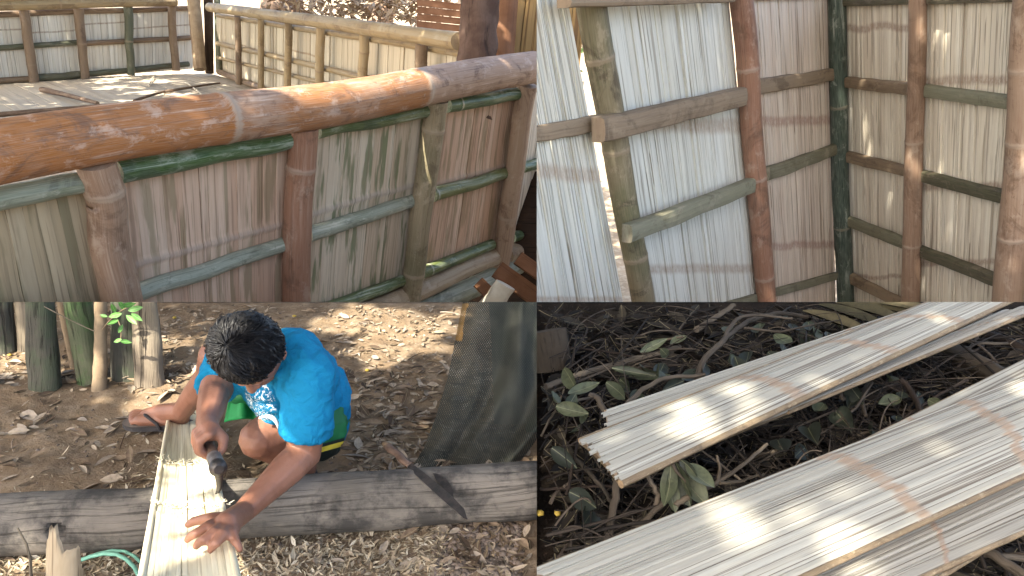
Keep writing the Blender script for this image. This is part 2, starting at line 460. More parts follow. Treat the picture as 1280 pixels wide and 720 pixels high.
M_REDW = wood_mat('red brown timber', (.17, .075, .035), (.22, .105, .055), (.06, .025, .015), su=20, sv=.5, crack_amt=.5, bump=.3, rough=.6)
M_GREYW = wood_mat('weathered tan timber', (.36, .27, .18), (.28, .20, .13), (.10, .06, .04), su=12, sv=.6, crack_amt=.6, bump=.4)
M_FLOOR = split_mat('worn slatted floor', (.52, .445, .35), (.44, .37, .285), (.20, .15, .11), (.36, .29, .22), su=14, sv=.35, c2=.12, crack=.6, big=.35, stain=(.36, .32, .27), stain_amt=.5)

# ------------------------------------------------------------------ ground
k = NT('lower yard earth'); pos = k.obj()
nz = k.noise(pos, .9, 7, .65); n2 = k.noise(pos, 9, 5, .7)
c = k.mix(k.ramp(nz, .35, .65), (.36, .29, .21), (.24, .18, .12)); c = k.mix(k.ramp(n2, .45, .65, 0, .6), c, (.50, .43, .33))
k.bump(n2, .5, .05); M_YARD = k.done(c, .95, .1)
mb = MB()
ids = [mb.vert(p) for p in ((-1500, -1500, -2.6), (1500, -1500, -2.6), (1500, 1500, -2.6), (-1500, 1500, -2.6))]
mb.face(*ids)
tag(mb.build('terrain', M_YARD), kind='structure')

k = NT('bare clay earth'); pos = k.obj()
n1 = k.noise(pos, 1.7, 6, .6); n2 = k.noise(pos, 14, 6, .7); n3 = k.noise(pos, 90, 4, .7); n4 = k.noise(k.scale(pos, (1, 1, 1), (3, 7, 0)), 4.5, 5, .6)
c = k.mix(k.ramp(n1, .38, .62), (.22, .155, .098), (.165, .115, .074))
c = k.mix(k.ramp(n4, .48, .62, 0, .75), c, (.14, .10, .068))
c = k.mix(k.ramp(n2, .42, .68, 0, .6), c, (.32, .25, .18))
c = k.mix(k.ramp(n3, .55, .72, 0, .7), c, (.12, .085, .06))
k.bump(k.math('ADD', k.math('MULTIPLY', n2, .6), k.math('MULTIPLY', n3, .5)), .7, .02); M_CLAY = k.done(c, .95, .12)
k = NT('dark leaf mould'); pos = k.obj()
n1 = k.noise(pos, 5, 6, .65); n2 = k.noise(pos, 50, 5, .7)
c = k.mix(k.ramp(n1, .38, .62), (.016, .012, .009), (.028, .020, .015)); c = k.mix(k.ramp(n2, .55, .7, 0, .7), c, (.09, .06, .042))
k.bump(n2, .9, .03); M_MOULD = k.done(c, .95, .1)

def hgt_l(x, y):
    f = min(1, max(0, (EDGE_Y - y) / 0.25))
    return (0.022 * noise.noise(Vector((x * 2.2, y * 2.2, 1))) + 0.010 * noise.noise(Vector((x * 9, y * 9, 4))) + .005 * noise.noise(Vector((x * 25, y * 25, 7)))) * f - 0.004 * f
def hgt_r(x, y):
    f = min(1, max(0, (EDGE_Y - y) / 0.2))
    return (0.05 * noise.noise(Vector((x * 2.5, y * 2.5, 11))) + 0.03 * noise.noise(Vector((x * 8, y * 8, 3))) + .012 * noise.noise(Vector((x * 22, y * 22, 5)))) * f - .03 * f
def terrace(name, mat, left):
    mb = MB()
    ys = [-6, -3, -1, 0, .6] + [0.9 + i * 0.02 for i in range(int((EDGE_Y - 0.9) / 0.02))] + [EDGE_Y]
    rows = []
    fx = [0] + [(i / 150) ** 1.0 for i in range(1, 151)] 
    for y in ys:
        x0 = xline(y)
        row = []
        for f in fx:
            d = f * 3.4 if f < 1 else 9.0
            x = x0 - d if left else x0 + d
            z = (hgt_l(x, y) if left else hgt_r(x, y)) if 0.9 <= y < EDGE_Y else 0.0
            row.append(mb.vert((x, y, z), (x, y)))
        rows.append(row)
    mb.grid(rows)
    # earth bank down to the yard at the far rim
    top = rows[-1]
    lo = [mb.vert((mb.v[i][0], EDGE_Y - 0.001, -2.7), (mb.v[i][0], -2.7)) for i in top]
    mb.grid([top, lo])
    return tag(mb.build(name, mat), kind='structure')
terrace('ground', M_CLAY, True)
terrace('soil', M_MOULD, False)

# ------------------------------------------------------------------ upper left: bamboo railing in front of a hut floor
W_UL = cdir(402 - 640, -(1970 - 360), 1000)        # the railing's own downward direction
D_UL = cdir(0.706, 0.385, 1.0)                     # along the railing
PL_F = Plane(P(138, 290, 4.6), D_UL.cross(W_UL))
nF = PL_F.n
def F_(px, py, off=0.0): return PL_F.at(px, py, off)
def rpx(px, py, r): return r * (F_(px, py) - C0).dot(CF) / FPX   # pixels to metres at the railing

rail_root = thing('bamboo_railing', F_(372, 340), 'bamboo railing with a thick orange brown top pole, brown posts and wide stained plank panels', 'railing', None)
a, b = F_(-120, 205 + 10, .12), F_(667, 85.5, .12)
R0 = rpx(0, 190, 38.5)
def tone_rail(t): return .40 if t < .565 else (.78 if t < .84 else .92)
def frac(px):                                       # fraction along the top pole of a pixel column
    lo, hi = 0, 1
    for _ in range(40):
        m = (lo + hi) / 2
        if scr(a.lerp(b, m))[0] < px: lo = m
        else: hi = m
    return lo
f1, f2 = frac(276), frac(522)
def tone_rail(t):
    if t < f1: return .26 + .12 * math.sin(t * 23)
    if t < f2: return .56 if t < (f1 + f2) / 2 - .1 else .46
    return .86
m = culm(a, b, R0, R0 * .98, nodes=(frac(-60), f1, f2), n=70, sides=36, tonef=tone_rail, bulge=.035)
m.build('top_pole', M_RAIL, rail_root)

def fseg(name, p, q, r, mat, off=.05, nodes=(), squash=None, tone=.5, n=30, sides=16):
    A, B = F_(p[0], p[1], off), F_(q[0], q[1], off)
    ra = rpx(p[0], p[1], r[0]); rb = rpx(q[0], q[1], r[1])
    return culm(A, B, ra, rb, nodes=nodes, n=n, sides=sides, tonef=lambda t: tone, squash=squash).build(name, mat, rail_root)
# upper green rails, middle rails, lower rails
fseg('rail', (-80, 262), (104, 228), (16, 13.5), M_GREY, .07, (.3,), tone=.55)
fseg('rail', (146, 217), (363, 174), (15, 11.5), M_GREEN, .07, (), tone=.35)
fseg('rail', (394, 163), (537, 138), (11, 8.5), M_GREEN, .07, (), tone=.55)
fseg('rail', (557, 132), (653, 116), (9.5, 7.5), M_GREEN, .07, (.14,), tone=.3)
fseg('rail', (168, 367), (357, 305), (11.5, 9), M_GREY, .05, (), tone=.4)
fseg('rail', (384, 293), (519, 250), (10, 8), M_GREY, .05, (), tone=.45)
fseg('rail', (540, 244), (635, 216), (9, 7), M_GREEN, .05, (.03,), tone=.85)
fseg('rail', (652, 210), (712, 192), (7, 5.5), M_GREEN, .05, (), tone=.5)
fseg('rail', (380, 398), (504, 350), (9, 7), M_GREEN, .05, (), tone=.55)
fseg('rail', (525, 341), (615, 306), (8, 6.5), M_GREEN, .05, (.1,), tone=.6)
fseg('rail', (640, 297), (712, 270), (6.5, 5), M_GREEN, .05, (), tone=.4)
fseg('sill_pole', (380, 425), (617, 322), (16, 11), M_TANC, .06, (.4,), n=40)
fseg('sill_pole', (632, 318), (725, 285), (11, 8), M_TANC, .06, (), n=20)
fseg('sill_pole', (400, 448), (730, 292), (17, 10), M_GREY, .12, (.48, .72), n=50)
# posts
fseg('post', (120, 203), (160, 420), (23, 23), M_POST, .11, (.14,), n=40, sides=22, tone=.5)
fseg('post', (379, 157), (367, 440), (18, 16.5), M_POSTR, .11, (.16,), n=40, sides=22, tone=.4)
fseg('post', (546, 125), (510, 395), (14, 13), M_POSTM, .11, (.13, .78), n=40, sides=22, tone=.6)
fseg('post', (659, 106), (625, 332), (12.5, 11.5), M_POST, .11, (.70,), n=40, sides=22, tone=.75)
# plank panels
def fpanel(quad, n, mat, bands, tf=None):
    mb = MB()
    q = [F_(x, y, 0.0) for x, y in quad]
    strips(mb, *q, n, nF, gap=.025, depth=.004, thick=.015, bands=bands, nt=14, bulge=.006, wob=.05, edge=.0, tonef=tf, ridge=.014)
    return mb.build('plank_panel', mat, rail_root)
fpanel([(-110, 270), (106, 228), (150, 425), (-60, 500)], 11, M_PLKO, [])
fpanel([(142, 214), (362, 172), (357, 385), (172, 452)], 17, M_PLK, [(.47, .03)])
fpanel([(394, 162), (535, 136), (508, 362), (378, 418)], 14, M_PLKG, [(.385, .026)])
fpanel([(555, 132), (648, 115), (622, 318), (523, 355)], 13, M_PLK, [(.42, .026)])
fpanel([(662, 118), (730, 102), (712, 280), (634, 312)], 7, M_PALE, [])

# planks and dark underside seen below the railing's right end
mb = MB()
def plankbox(mb, A, B, up, w, th):
    d = (B - A).normalized(); s = d.cross(up).normalized() * w; u = up.normalized() * th
    ix = [mb.vert(p, ((p - A).dot(s.normalized()), (p - A).dot(d))) for p in (A - s, A + s, B + s, B - s, A - s - u, A + s - u, B + s - u, B - s - u)]
    for f in ((0, 1, 2, 3), (7, 6, 5, 4), (0, 4, 5, 1), (1, 5, 6, 2), (2, 6, 7, 3), (3, 7, 4, 0)): mb.face(*[ix[i] for i in f])
for (p, q, w) in (((622, 336), (700, 392), .09), ((648, 322), (720, 372), .07), ((598, 352), (650, 402), .06)):
    mb = MB(); plankbox(mb, P(p[0], p[1], 8.0), P(q[0], q[1], 8.0), Vector((.3, -.9, .5)), w, .05)
    tag(mb.build('timber_plank', M_REDW, smooth=False), {622: 'longest reddish timber plank slanting under the railing end', 648: 'reddish timber plank under the railing against the right edge', 598: 'short reddish timber plank lowest under the railing end'}[p[0]], 'plank', 'reddish planks under the railing')
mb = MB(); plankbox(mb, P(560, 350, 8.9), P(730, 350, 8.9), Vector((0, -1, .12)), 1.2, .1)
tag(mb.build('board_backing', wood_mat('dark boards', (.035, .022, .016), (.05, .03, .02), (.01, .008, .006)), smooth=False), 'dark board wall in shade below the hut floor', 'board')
m = culm(P(606, 392, 7.6), P(632, 356, 7.6), .10, .10, n=14, sides=16)
tag(m.build('bamboo_offcut', plain('bleached bamboo', (.70, .66, .56), (.58, .52, .42), 6)), 'pale cut bamboo end poking out under the railing', 'bamboo offcut')

# hut floor
ZF = -0.3
fl = MB()
q = [on_z(-330, 110, ZF), on_z(262, 91.5, ZF), on_z(520, 158, ZF), on_z(-330, 215, ZF)]
strips(fl, q[0], q[1], q[2], q[3], 60, Vector((0, 0, 1)), gap=.05, depth=.006, thick=.02, nt=8, bulge=.004, wob=.04)
tag(fl.build('floor', M_FLOOR), kind='structure')
def stick(p, q, r, label, mat, z=ZF, sag=.0):
    m = MB(); A, B = on_z(*p, z + r + .01), on_z(*q, z + r + .012)
    tube(m, bez(A, B, Vector((sag, 0, 0.01)), 8), [r * (1 - .4 * i / 8) for i in range(9)], 7, wob=.2)
    return tag(m.build('dry_stick', mat), label, 'stick', 'loose sticks on the hut floor')
M_STK = wood_mat('dry stick', (.13, .085, .06), (.20, .14, .10), (.05, .03, .02), su=30, sv=2)
M_STKP = plain('pale sliver', (.62, .56, .46), (.5, .42, .3), 8)
stick((52, 112), (122, 129), .055, 'short thick brown stick lying on the floor at the left', M_STK)
stick((-30, 146), (128, 132), .045, 'long dark stick lying near the top pole', M_STK, sag=.1)
stick((168, 126), (215, 112), .03, 'thin dark stick in the middle of the floor', M_STK)
stick((205, 115), (275, 104), .03, 'thin dark stick near the far corner of the floor', M_STK)
stick((232, 103), (252, 118), .02, 'pale thin sliver of bamboo near the far corner', M_STKP)
stick((186, 107), (194, 93), .018, 'upright pale sliver of bamboo beside the sun patches', M_STKP)

# far wall at the left, and the long wall at the right of the hut
def far_wall(label, p0, p1, base_t, posts, top, rails, sills, panels, mat_p, nstr, group=None):
    """p0, p1: floor points; the wall stands upright above them"""
    A, B = on_z(*p0, ZF), on_z(*p1, ZF)
    pl = Plane(A, (B - A).cross(Vector((0, 0, 1))))
    n = pl.n
    root = thing('bamboo_wall', A.lerp(B, .5), label, 'wall', group)
    def seg(name, p, q, r, mat, off, nodes=(), sides=12):
        X, Y = pl.at(*p, off), pl.at(*q, off)
        ra, rb = [r_ * (v - C0).dot(CF) / FPX for r_, v in zip(r, (X, Y))]
        culm(X, Y, ra, rb, nodes=nodes, n=16, sides=sides).build(name, mat, root)
    for (quad, bands) in panels:
        mb = MB(); qd = [pl.at(*c, 0) for c in quad]
        strips(mb, *qd, nstr, n, gap=.06, depth=.01, thick=.02, nt=6, bulge=.03, bands=bands, wob=.03)
        mb.build('split_panel', mat_p, root)
    for s in rails: seg('rail', s[0], s[1], s[2], s[3], .10, s[4] if len(s) > 4 else ())
    for s in sills: seg('sill_pole', s[0], s[1], s[2], s[3], .12, ())
    for s in posts: seg('post', s[0], s[1], s[2], s[3], .22, s[4] if len(s) > 4 else (.5,))
    for s in top: seg('top_pole', s[0], s[1], s[2], s[3], .34, s[4] if len(s) > 4 else (), 16)
    return root, pl
far_wall('low far wall of grey white split bamboo with four brown posts behind the hut floor', (0, 104.5), (236, 88.5), 0,
    posts=[((30, 14), (43, 104), (6, 5.5), M_FARD, (.75,)), ((98, 10), (107, 99), (6, 5), M_FARD), ((160, 8), (164, 94), (5.5, 4.5), M_FARG), ((214, 5), (220, 89), (5, 4.8), M_FARD, (.3,)), ((-32, 16), (-22, 108), (6, 5.5), M_FARD)],
    top=[((-90, 10), (219, 1), (7, 6), M_FARB, (.2, .48, .7)), ((-90, -3), (240, -7), (7, 6), M_FARB, (.3, .6))],
    rails=[((-90, 21), (240, 10), (4, 3), M_FARD), ((-90, 66), (102, 53), (3.6, 3.2), M_FARG), ((104, 55), (240, 47), (3.2, 3), M_FARD)],
    sills=[((-90, 106), (36, 99), (4, 4), M_FARD), ((46, 98), (104, 93), (5, 4.2), M_FARG), ((110, 92), (162, 88), (3.5, 3.2), M_FARG), ((168, 87), (236, 80), (3.6, 3.2), M_FARG)],
    panels=[([(-90, 20), (32, 17), (44, 102), (-70, 110)], [(.22, .02)]), ([(32, 17), (98, 14), (107, 97), (44, 102)], [(.28, .02)]), ([(99, 14), (160, 11), (164, 92), (108, 97)], [(.2, .02)]), ([(161, 11), (241, 7), (241, 86), (165, 92)], [(.3, .02)])],
    mat_p=M_FARP, nstr=12)
far_wall('long cream bamboo wall with thick yellow top pole running from the far corner to the trunk', (272, 92.5), (312, 108), 0,
    posts=[((297, 20), (299, 104), (3.8, 3.8), M_FARD), ((326, 22), (326, 120), (4.2, 4), M_FARB, (.35,)), ((361, 27), (359, 122), (4.8, 4.4), M_FARB), ((401, 33), (399, 140), (6, 5.5), M_FARB), ((455, 42), (450, 150), (6.5, 6), M_FARB, (.2,)), ((528, 54), (518, 170), (8, 7.5), M_FARD, (.2,))],
    top=[((262, 8), (575, 51), (5.5, 11.3), M_FARB, (.3, .5, .82))],
    rails=[((272, 19), (582, 68), (2.6, 5.2), M_FARB), ((272, 54), (520, 112), (2.8, 4.6), M_FARB), ((272, 72), (520, 132), (2, 3.6), M_FARB)],
    sills=[((274, 90), (330, 112), (3.5, 4), M_FARD)],
    panels=[([(270, 17), (297, 21), (299, 104), (270, 91)], []), ([(298, 21), (326, 25), (326, 118), (300, 104)], [(.4, .02)]), ([(327, 25), (361, 31), (360, 130), (327, 118)], []), ([(362, 31), (401, 38), (400, 145), (361, 130)], [(.3, .02)]), ([(402, 38), (455, 47), (452, 165), (401, 145)], []), ([(456, 47), (528, 58), (520, 190), (453, 165)], []), ([(529, 58), (590, 68), (580, 215), (522, 190)], [])],
    mat_p=M_FARW, nstr=9)
# corner timber post, dark post behind it, trunk and posts at the right end
def pole(name, p, q, z0, z1, r0, r1, mat, label, cat, sides=16, sq=None, wob=.1, n=14, grp=None):
    mb = MB(); A, B = P(p[0], p[1], z0), P(q[0], q[1], z1)
    tube(mb, [A.lerp(B, i / n) for i in range(n + 1)], [(r0 + (r1 - r0) * i / n) * (z0 + (z1 - z0) * i / n) / FPX for i in range(n + 1)], sides, wob=wob, squash=sq)
    return tag(mb.build(name, mat), label, cat, grp)
pole('timber_post', (241, -14), (250, 87), 18.6, 18.6, 8.5, 8, M_GREYW, 'pale squared timber post at the far corner of the hut', 'post', 8)
pole('timber_post', (260, -14), (262, 91), 18.9, 18.9, 6, 5.5, wood_mat('dark timber', (.07, .045, .03), (.10, .065, .045), (.03, .02, .014), su=10, sv=.5), 'dark brown timber post just right of the pale corner post', 'post', 8)
pole('timber_post', (271, -14), (274, 90), 18.7, 18.7, 4, 4, M_FARG, 'thin greenish pole in the far corner beside the dark post', 'post', 10)
pole('tree_trunk', (601, -20), (592, 150), 7.55, 7.55, 23, 24, M_BARK, 'rough red brown tree trunk at the right end of the long wall', 'tree trunk', 24, wob=.18, n=30)
pole('timber_post', (634, -20), (622, 150), 8.4, 8.4, 15, 15, M_REDW, 'smooth red brown timber post right of the rough trunk', 'post', 10, wob=.04)
mb = MB(); strips(mb, P(648, -20, 8.7), P(735, -20, 8.7), P(720, 130, 8.7), P(630, 130, 8.7), 9, -CF, gap=.08, depth=.01, thick=.03, nt=6)
tag(mb.build('bamboo_screen', split_mat('ochre split bamboo', (.34, .22, .09), (.27, .17, .07), (.08, .04, .02), (.2, .12, .06), su=40, sv=.6)), 'ochre split bamboo screen beside the red brown post', 'screen')

# yard behind: trunks, a board fence piece, heaps of leaves, one bush
M_TRK = wood_mat('pale brown bark', (.22, .15, .11), (.30, .22, .17), (.08, .05, .04), su=5, sv=1.2, crack_amt=.7)
def far_trunk(px, z, r, label):
    A = P(px, 360, z); A.z = -2.6; mb = MB(); B = Vector((A.x + uni(-.4, .4), A.y, 4.2))
    tube(mb, bez(A, B, Vector((.15, 0, 0)), 16), [r * (1.5 - .5 * min(1, i / 4)) * (1 - .02 * i) for i in range(17)], 18, wob=.15)
    tag(mb.build('tree_trunk', M_TRK), label, 'tree trunk', 'trunks beyond the hut')
far_trunk(372, 24, .68, 'broad brown trunk behind the long wall, its foot above the top pole')
far_trunk(488, 30, .50, 'brown trunk between the broad trunk and the plank fence')
mb = MB()
for i in range(4):
    plankbox(mb, P(521, 3 + i * 9, 14), P(580, 9 + i * 9, 14), Vector((0, -1, .1)), .055, .03)
tag(mb.build('plank_fence', M_REDW, smooth=False), 'short red brown plank fence just left of the rough trunk', 'fence')
def foliage(name, c, rad, n, size, mat, label, cat, grp=None):
    mb = MB()
    for _ in range(n):
        v = Vector((random.gauss(0, 1), random.gauss(0, 1), random.gauss(0, 1))).normalized() * (rnd() ** .4)
        p = Vector(c) + Vector((v.x * rad[0], v.y * rad[1], v.z * rad[2]))
        leaf(mb, p, Vector((uni(-1, 1), uni(-1, 1), uni(-.9, .3))), Vector((uni(-.5, .5), uni(-.5, .5), 1)).normalized(), size * uni(.6, 1.3), size * uni(.35, .6), nseg=2)
    return tag(mb.build(name, mat), label, cat, grp)
M_LEAFG = leaf_mat('green leaves', [(.045, .10, .025), (.07, .14, .03), (.10, .17, .05)], trans=.3)
M_LITF = leaf_mat('dry yard leaves', [(.20, .12, .07), (.34, .23, .14), (.50, .40, .28)], trans=0)
foliage('leaf_heap', P(460, 6, 20), (2.8, 1.4, .5), 900, .28, M_LITF, 'heap of pale dry leaves in sun beyond the long wall', 'leaf heap')

# ------------------------------------------------------------------ upper right: inside corner of a split bamboo wall
W_UR = cdir(1100 - 640, -(2058 - 360), 1000)
D_L = cdir(.93, .393, 1.0)
D_R = cdir(.12, -.339, -1.0)
PC = P(1050, 190, 8.4)
PL_L = Plane(PC, D_L.cross(W_UR)); PL_R = Plane(PC, D_R.cross(W_UR))
print('UR left edge depth', scr(PL_L.at(671, 190))[2], 'terrace', scr(on_z(640, 377.5))[2], 'right', scr(PL_R.at(1280, 200))[2], 'UL right', scr(F_(660, 200))[2])
lw = thing('bamboo_wall', PL_L.at(850, 377), 'left side of the corner, whitish split bamboo wall crossed by brown and olive slats', 'wall')
rw = thing('bamboo_wall', PL_R.at(1160, 377), 'right side of the corner, cream split bamboo wall with two brown round posts', 'wall')
def upanel(pl, quad, n, mat, bands, root, gap=.10, cut=False, back=True):
    mb = MB(); q = [pl.at(*c, 0) for c in quad]
    strips(mb, *q, n, pl.n, gap=gap, depth=.007, thick=.02, nt=18, bulge=.05, bands=bands, wob=.11, back=back, edge=.0)
    o = mb.build('split_panel', mat, root)
    if cut: clip(o, C0, -SEAM_Vn, False)
    return o
upanel(PL_L, [(575, -40), (702, -40), (786, 420), (640, 420)], 26, M_PALEB, [(.50, .034), (.88, .016)], lw, cut=True)
upanel(PL_L, [(752, -30), (908, -30), (950, 420), (820, 420)], 26, M_PALEB, [(.36, .034), (.775, .024)], lw)
upanel(PL_L, [(932, -30), (1036, -30), (1046, 420), (966, 420)], 26, M_PALEC, [(.345, .022), (.70, .02)], lw)
upanel(PL_R, [(1052, -30), (1138, -30), (1134, 420), (1064, 420)], 25, M_PALE, [(.115, .015), (.80, .012)], rw)
upanel(PL_R, [(1150, -30), (1276, -30), (1246, 420), (1146, 420)], 31, M_PALE, [(.245, .02), (.53, .018), (.755, .016)], rw)
upanel(PL_R, [(1282, -30), (1370, -30), (1330, 420), (1262, 420)], 16, M_PALE, [], rw)
def useg(pl, root, name, p, q, r, mat, off, nodes=(), squash=None, tone=.5, tonef=None, n=30, sides=18, cut=False):
    X, Y = pl.at(*p, off), pl.at(*q, off)
    ra, rb = [r_ * (v - C0).dot(CF) / FPX for r_, v in zip(r, (X, Y))]
    o = culm(X, Y, ra, rb, nodes=nodes, n=n, sides=sides, tonef=tonef or (lambda t: tone), squash=squash).build(name, mat, root)
    if cut: clip(o, C0, -SEAM_Vn)
    return o
def slat(pl, root, p, q, w, mat, off=.035, th=.018, tone=.5, cut=False, sl=0.0):
    """a split length of bamboo: a shallow rounded bar lying on the wall"""
    mb = MB(); A, B = pl.at(*p, off), pl.at(*q, off)
    d = (B - A).normalized(); side = d.cross(pl.n).normalized()
    if side.z < 0: side = -side
    n = 26; rows = []
    L = (B - A).length; ph = rnd() * 40
    ra, rb = [w_ * .5 * (v - C0).dot(CF) / FPX for w_, v in zip(w, (A, B))]
    sec = [(-1, -1), (-1, .45), (-.86, .85), (-.3, 1), (.3, 1), (.86, .85), (1, .45), (1, -1)]
    for i in range(n + 1):
        t = i / n; c = A.lerp(B, t); hw = (ra + (rb - ra) * t) * (1 + .08 * noise.noise(Vector((t * 6, ph, 0))))
        c = c + side * hw * .18 * noise.noise(Vector((t * 4, ph, 8)))
        rows.append([mb.vert(c + side * (hw * a) + pl.n * (th * b_), (a * hw + ph, t * L), tone, 0) for a, b_ in sec])
    mb.grid(rows)
    for row in (rows[0], rows[-1]): mb.face(*[mb.vert(mb.v[i], (mb.v[i][0], mb.v[i][2]), tone, .5) for i in row])
    o = mb.build('rail', mat, root, smooth=False)
    if cut: clip(o, C0, -SEAM_Vn)
    return o
# slats of the left side
slat(PL_L, lw, (705, 3), (912, -3), (14, 11), M_SLAT, .16, .05, tone=.2)
slat(PL_L, lw, (905, -3), (1040, -8), (9, 8), M_SLAT, .04)
slat(PL_L, lw, (640, 173), (752, 153), (21, 20), M_SLAT, .03, tone=.2, cut=True)
slat(PL_L, lw, (748, 163), (927, 121), (31, 23), M_SLAT, .14, .05, tone=.55)
slat(PL_L, lw, (944, 110), (1043, 93), (19, 15), M_SLAT, .04, .03, tone=.5)
slat(PL_L, lw, (784, 293), (939, 232), (24, 18), M_SLATG, .16, .04, tone=.35)
slat(PL_L, lw, (958, 218), (1044, 187), (17, 14), M_SLATG, .05, .03, tone=.6)
slat(PL_L, lw, (790, 415), (1045, 300 + 45), (12, 10), M_SLATG, .03, .02)
# slats of the right side
slat(PL_R, rw, (1057, 3), (1290, -6), (9, 14), M_SLATD, .05, .03)
slat(PL_R, rw, (1056, 103), (1136, 111), (13, 15), M_SLAT, .05, .03, tone=.7)
slat(PL_R, rw, (1151, 113), (1270, 129), (15, 17), M_SLATG, .05, .03, tone=.4)
slat(PL_R, rw, (1058, 196), (1134, 214), (14, 13), M_SLAT, .05, .03, tone=.6)
slat(PL_R, rw, (1149, 219), (1262, 249), (14, 17), M_SLATD, .05, .03, tone=.3)
slat(PL_R, rw, (1059, 276), (1133, 305), (13, 15), M_SLATG, .05, .03, tone=.5)
slat(PL_R, rw, (1147, 313), (1250, 352), (14, 17), M_SLATD, .05, .03, tone=.45)
slat(PL_R, rw, (1060, 346), (1135, 384), (14, 14), M_SLAT, .05, .03, tone=.4)
# posts
useg(PL_L, lw, 'post', (733, -40), (812, 430), (20, 14), M_POSTO, .03, (.2, .42, .72), tone=.55)
useg(PL_L, lw, 'post', (922, -40), (963, 430), (15, 11.5), M_POSTR, .10, (.22, .49, .78), tonef=lambda t: .7 if t < .2 else .4)
useg(PL_L, lw, 'corner_post', (1045, -40), (1057, 430), (11, 10), M_DKG, .08, (.31, .63), tone=.45)
useg(PL_R, rw, 'post', (1147, -40), (1137, 430), (10.5, 11), M_POST, .11, (.40, .68, .87), tonef=lambda t: .35)
useg(PL_R, rw, 'post', (1290, -40), (1256, 430), (18, 17), M_POST, .12, (.22, .4, .66, .9), tonef=lambda t: .6)
M_GLOW = None
foliage('bush', P(772, 40, 11), (.6, .5, 1.0), 240, .16, M_LEAFG, 'green bush glimpsed through the gap beside the mottled post', 'bush')
# ------------------------------------------------------------------ lower left: man flattening a bamboo on a log
M_LOG = wood_mat('grey weathered log', (.115, .103, .09), (.20, .175, .15), (.04, .035, .03), su=95, sv=2.2, crack_amt=.6, bump=.7, moss=(.045, .042, .04), moss_amt=.85)
M_STUMP = wood_mat('dark mossy post', (.05, .048, .04), (.08, .073, .058), (.025, .022, .018), su=45, sv=3.0, crack_amt=.8, bump=.9, moss=(.06, .085, .045), moss_amt=.5)
M_STUMPG = wood_mat('green mossy post', (.075, .085, .05), (.10, .10, .065), (.03, .032, .02), su=40, sv=3.5, crack_amt=.7, bump=.9, moss=(.055, .10, .035), moss_amt=.9)
M_STUMPL = wood_mat('pale weathered post', (.20, .165, .12), (.15, .12, .09), (.04, .032, .025), su=50, sv=2.5, crack_amt=.8, bump=.9)
M_SAP = wood_mat('sapling bark', (.235, .175, .115), (.19, .135, .085), (.10, .07, .045), su=12, sv=14, crack_amt=.3, bump=.4)
M_FRESH = split_mat('fresh split bamboo', (.80, .75, .58), (.72, .65, .47), (.26, .18, .09), (.80, .72, .53), su=230, sv=3, crack=.5, bandamt=.5, big=5, c2=.4)

def place(px, py): 
    p = on_z(px, py, 0.0)
    return p
# log with a square mortise
LA, LB = P(-90, 664, 1.375 / (.342 + .94 * .304)), P(742, 606, 1.375 / (.342 + .94 * .246))
def build_log():
    mb = MB(); n = 150
    pts = []; rad = []
    for i in range(n + 1):
        t = i / n
        c = LA.lerp(LB, t); c = c + Vector((0, .010 * noise.noise(Vector((t * 5, 1, 0))), .006 * noise.noise(Vector((t * 5, 4, 0)))))
        pts.append(c); rad.append(.084 * (1 + .05 * noise.noise(Vector((t * 7, 2, 2)))))
    tube(mb, pts, rad, 64, wob=.06)
    o = mb.build('log', M_LOG)
    bm = bmesh.new(); bm.from_mesh(o.data)
    fs = []
    for f in bm.faces:
        x, y, z = scr(f.calc_center_median())
        if 59 < x < 85 and 655 < y < 673 and f.normal.dot(C0 - f.calc_center_median()) > 0: fs.append(f)
    if fs:
        nn = sum((f.normal for f in fs), Vector()).normalized()
        ret = bmesh.ops.extrude_face_region(bm, geom=fs)
        vs = [v for v in ret['geom'] if isinstance(v, bmesh.types.BMVert)]
        for v in vs: v.co -= nn * .035
        bmesh.ops.delete(bm, geom=[f for f in fs if f.is_valid], context='FACES_ONLY')
        for e in ret['geom']:
            if isinstance(e, bmesh.types.BMFace): e.smooth = False
    bm.to_mesh(o.data); bm.free()
    clip(o, C0, SEAM_Vn)
    return tag(o, 'long grey weathered log with a square mortise lying across the bare earth', 'log')
build_log()
def log_y(px): return 0

# board plane: far end near the ground, resting on the log
BA = on_z(232, 525, .05); BB = on_z(240, 608, .212)
PL_B = Plane(BA, (BB - BA).cross(Vector((1, 0, -.02))))
def Bd(px, py, off=0.0): return PL_B.at(px, py, off)
mb = MB()
strips(mb, Bd(213, 512), Bd(252, 508), Bd(307, 770), Bd(168, 770), 13, PL_B.n, gap=.03, depth=.0007, thick=.004, bands=[(.42, .014), (.66, .014)], nt=34, bulge=.03, wob=.22, tone=(.1, 1.0), edge=.006, curl=-.016, ridge=.004)
for (ta, tb, yy) in ((0, 1, 578), (0, 1, 632)):                         # torn fibres along the nodes
    for _ in range(90):
        f = rnd(); x0 = 197 - (yy - 578) * .13; x1 = 274 + (yy - 578) * .27
        p = Bd(x0 + (x1 - x0) * f, yy + 5 * math.sin(f * 3.1) - 4 + uni(-3, 3), .003 - .016 * (1 - (2 * f - 1) ** 2) + .004)
        d = (Vector((uni(-1, 1), uni(-.6, .6), uni(.0, .8)))).normalized()
        tube(mb, [p, p + d * uni(.006, .02)], [uni(.0012, .003), .0006], 4, tone=uni(.5, 1), cap=False, band=[.4, .4])
for s, (xa, xb) in ((-1, (213, 168)), (1, (252, 307))):               # rounded outer rind along both long edges
    A, B = Bd(xa, 512, -.003), Bd(xb, 770, -.003)
    tube(mb, bez(A, B, Vector((0, 0, 0)), 24), [.0075 + .002 * noise.noise(Vector((i, s, 0))) for i in range(25)], 8, tone=.35, wob=.1)
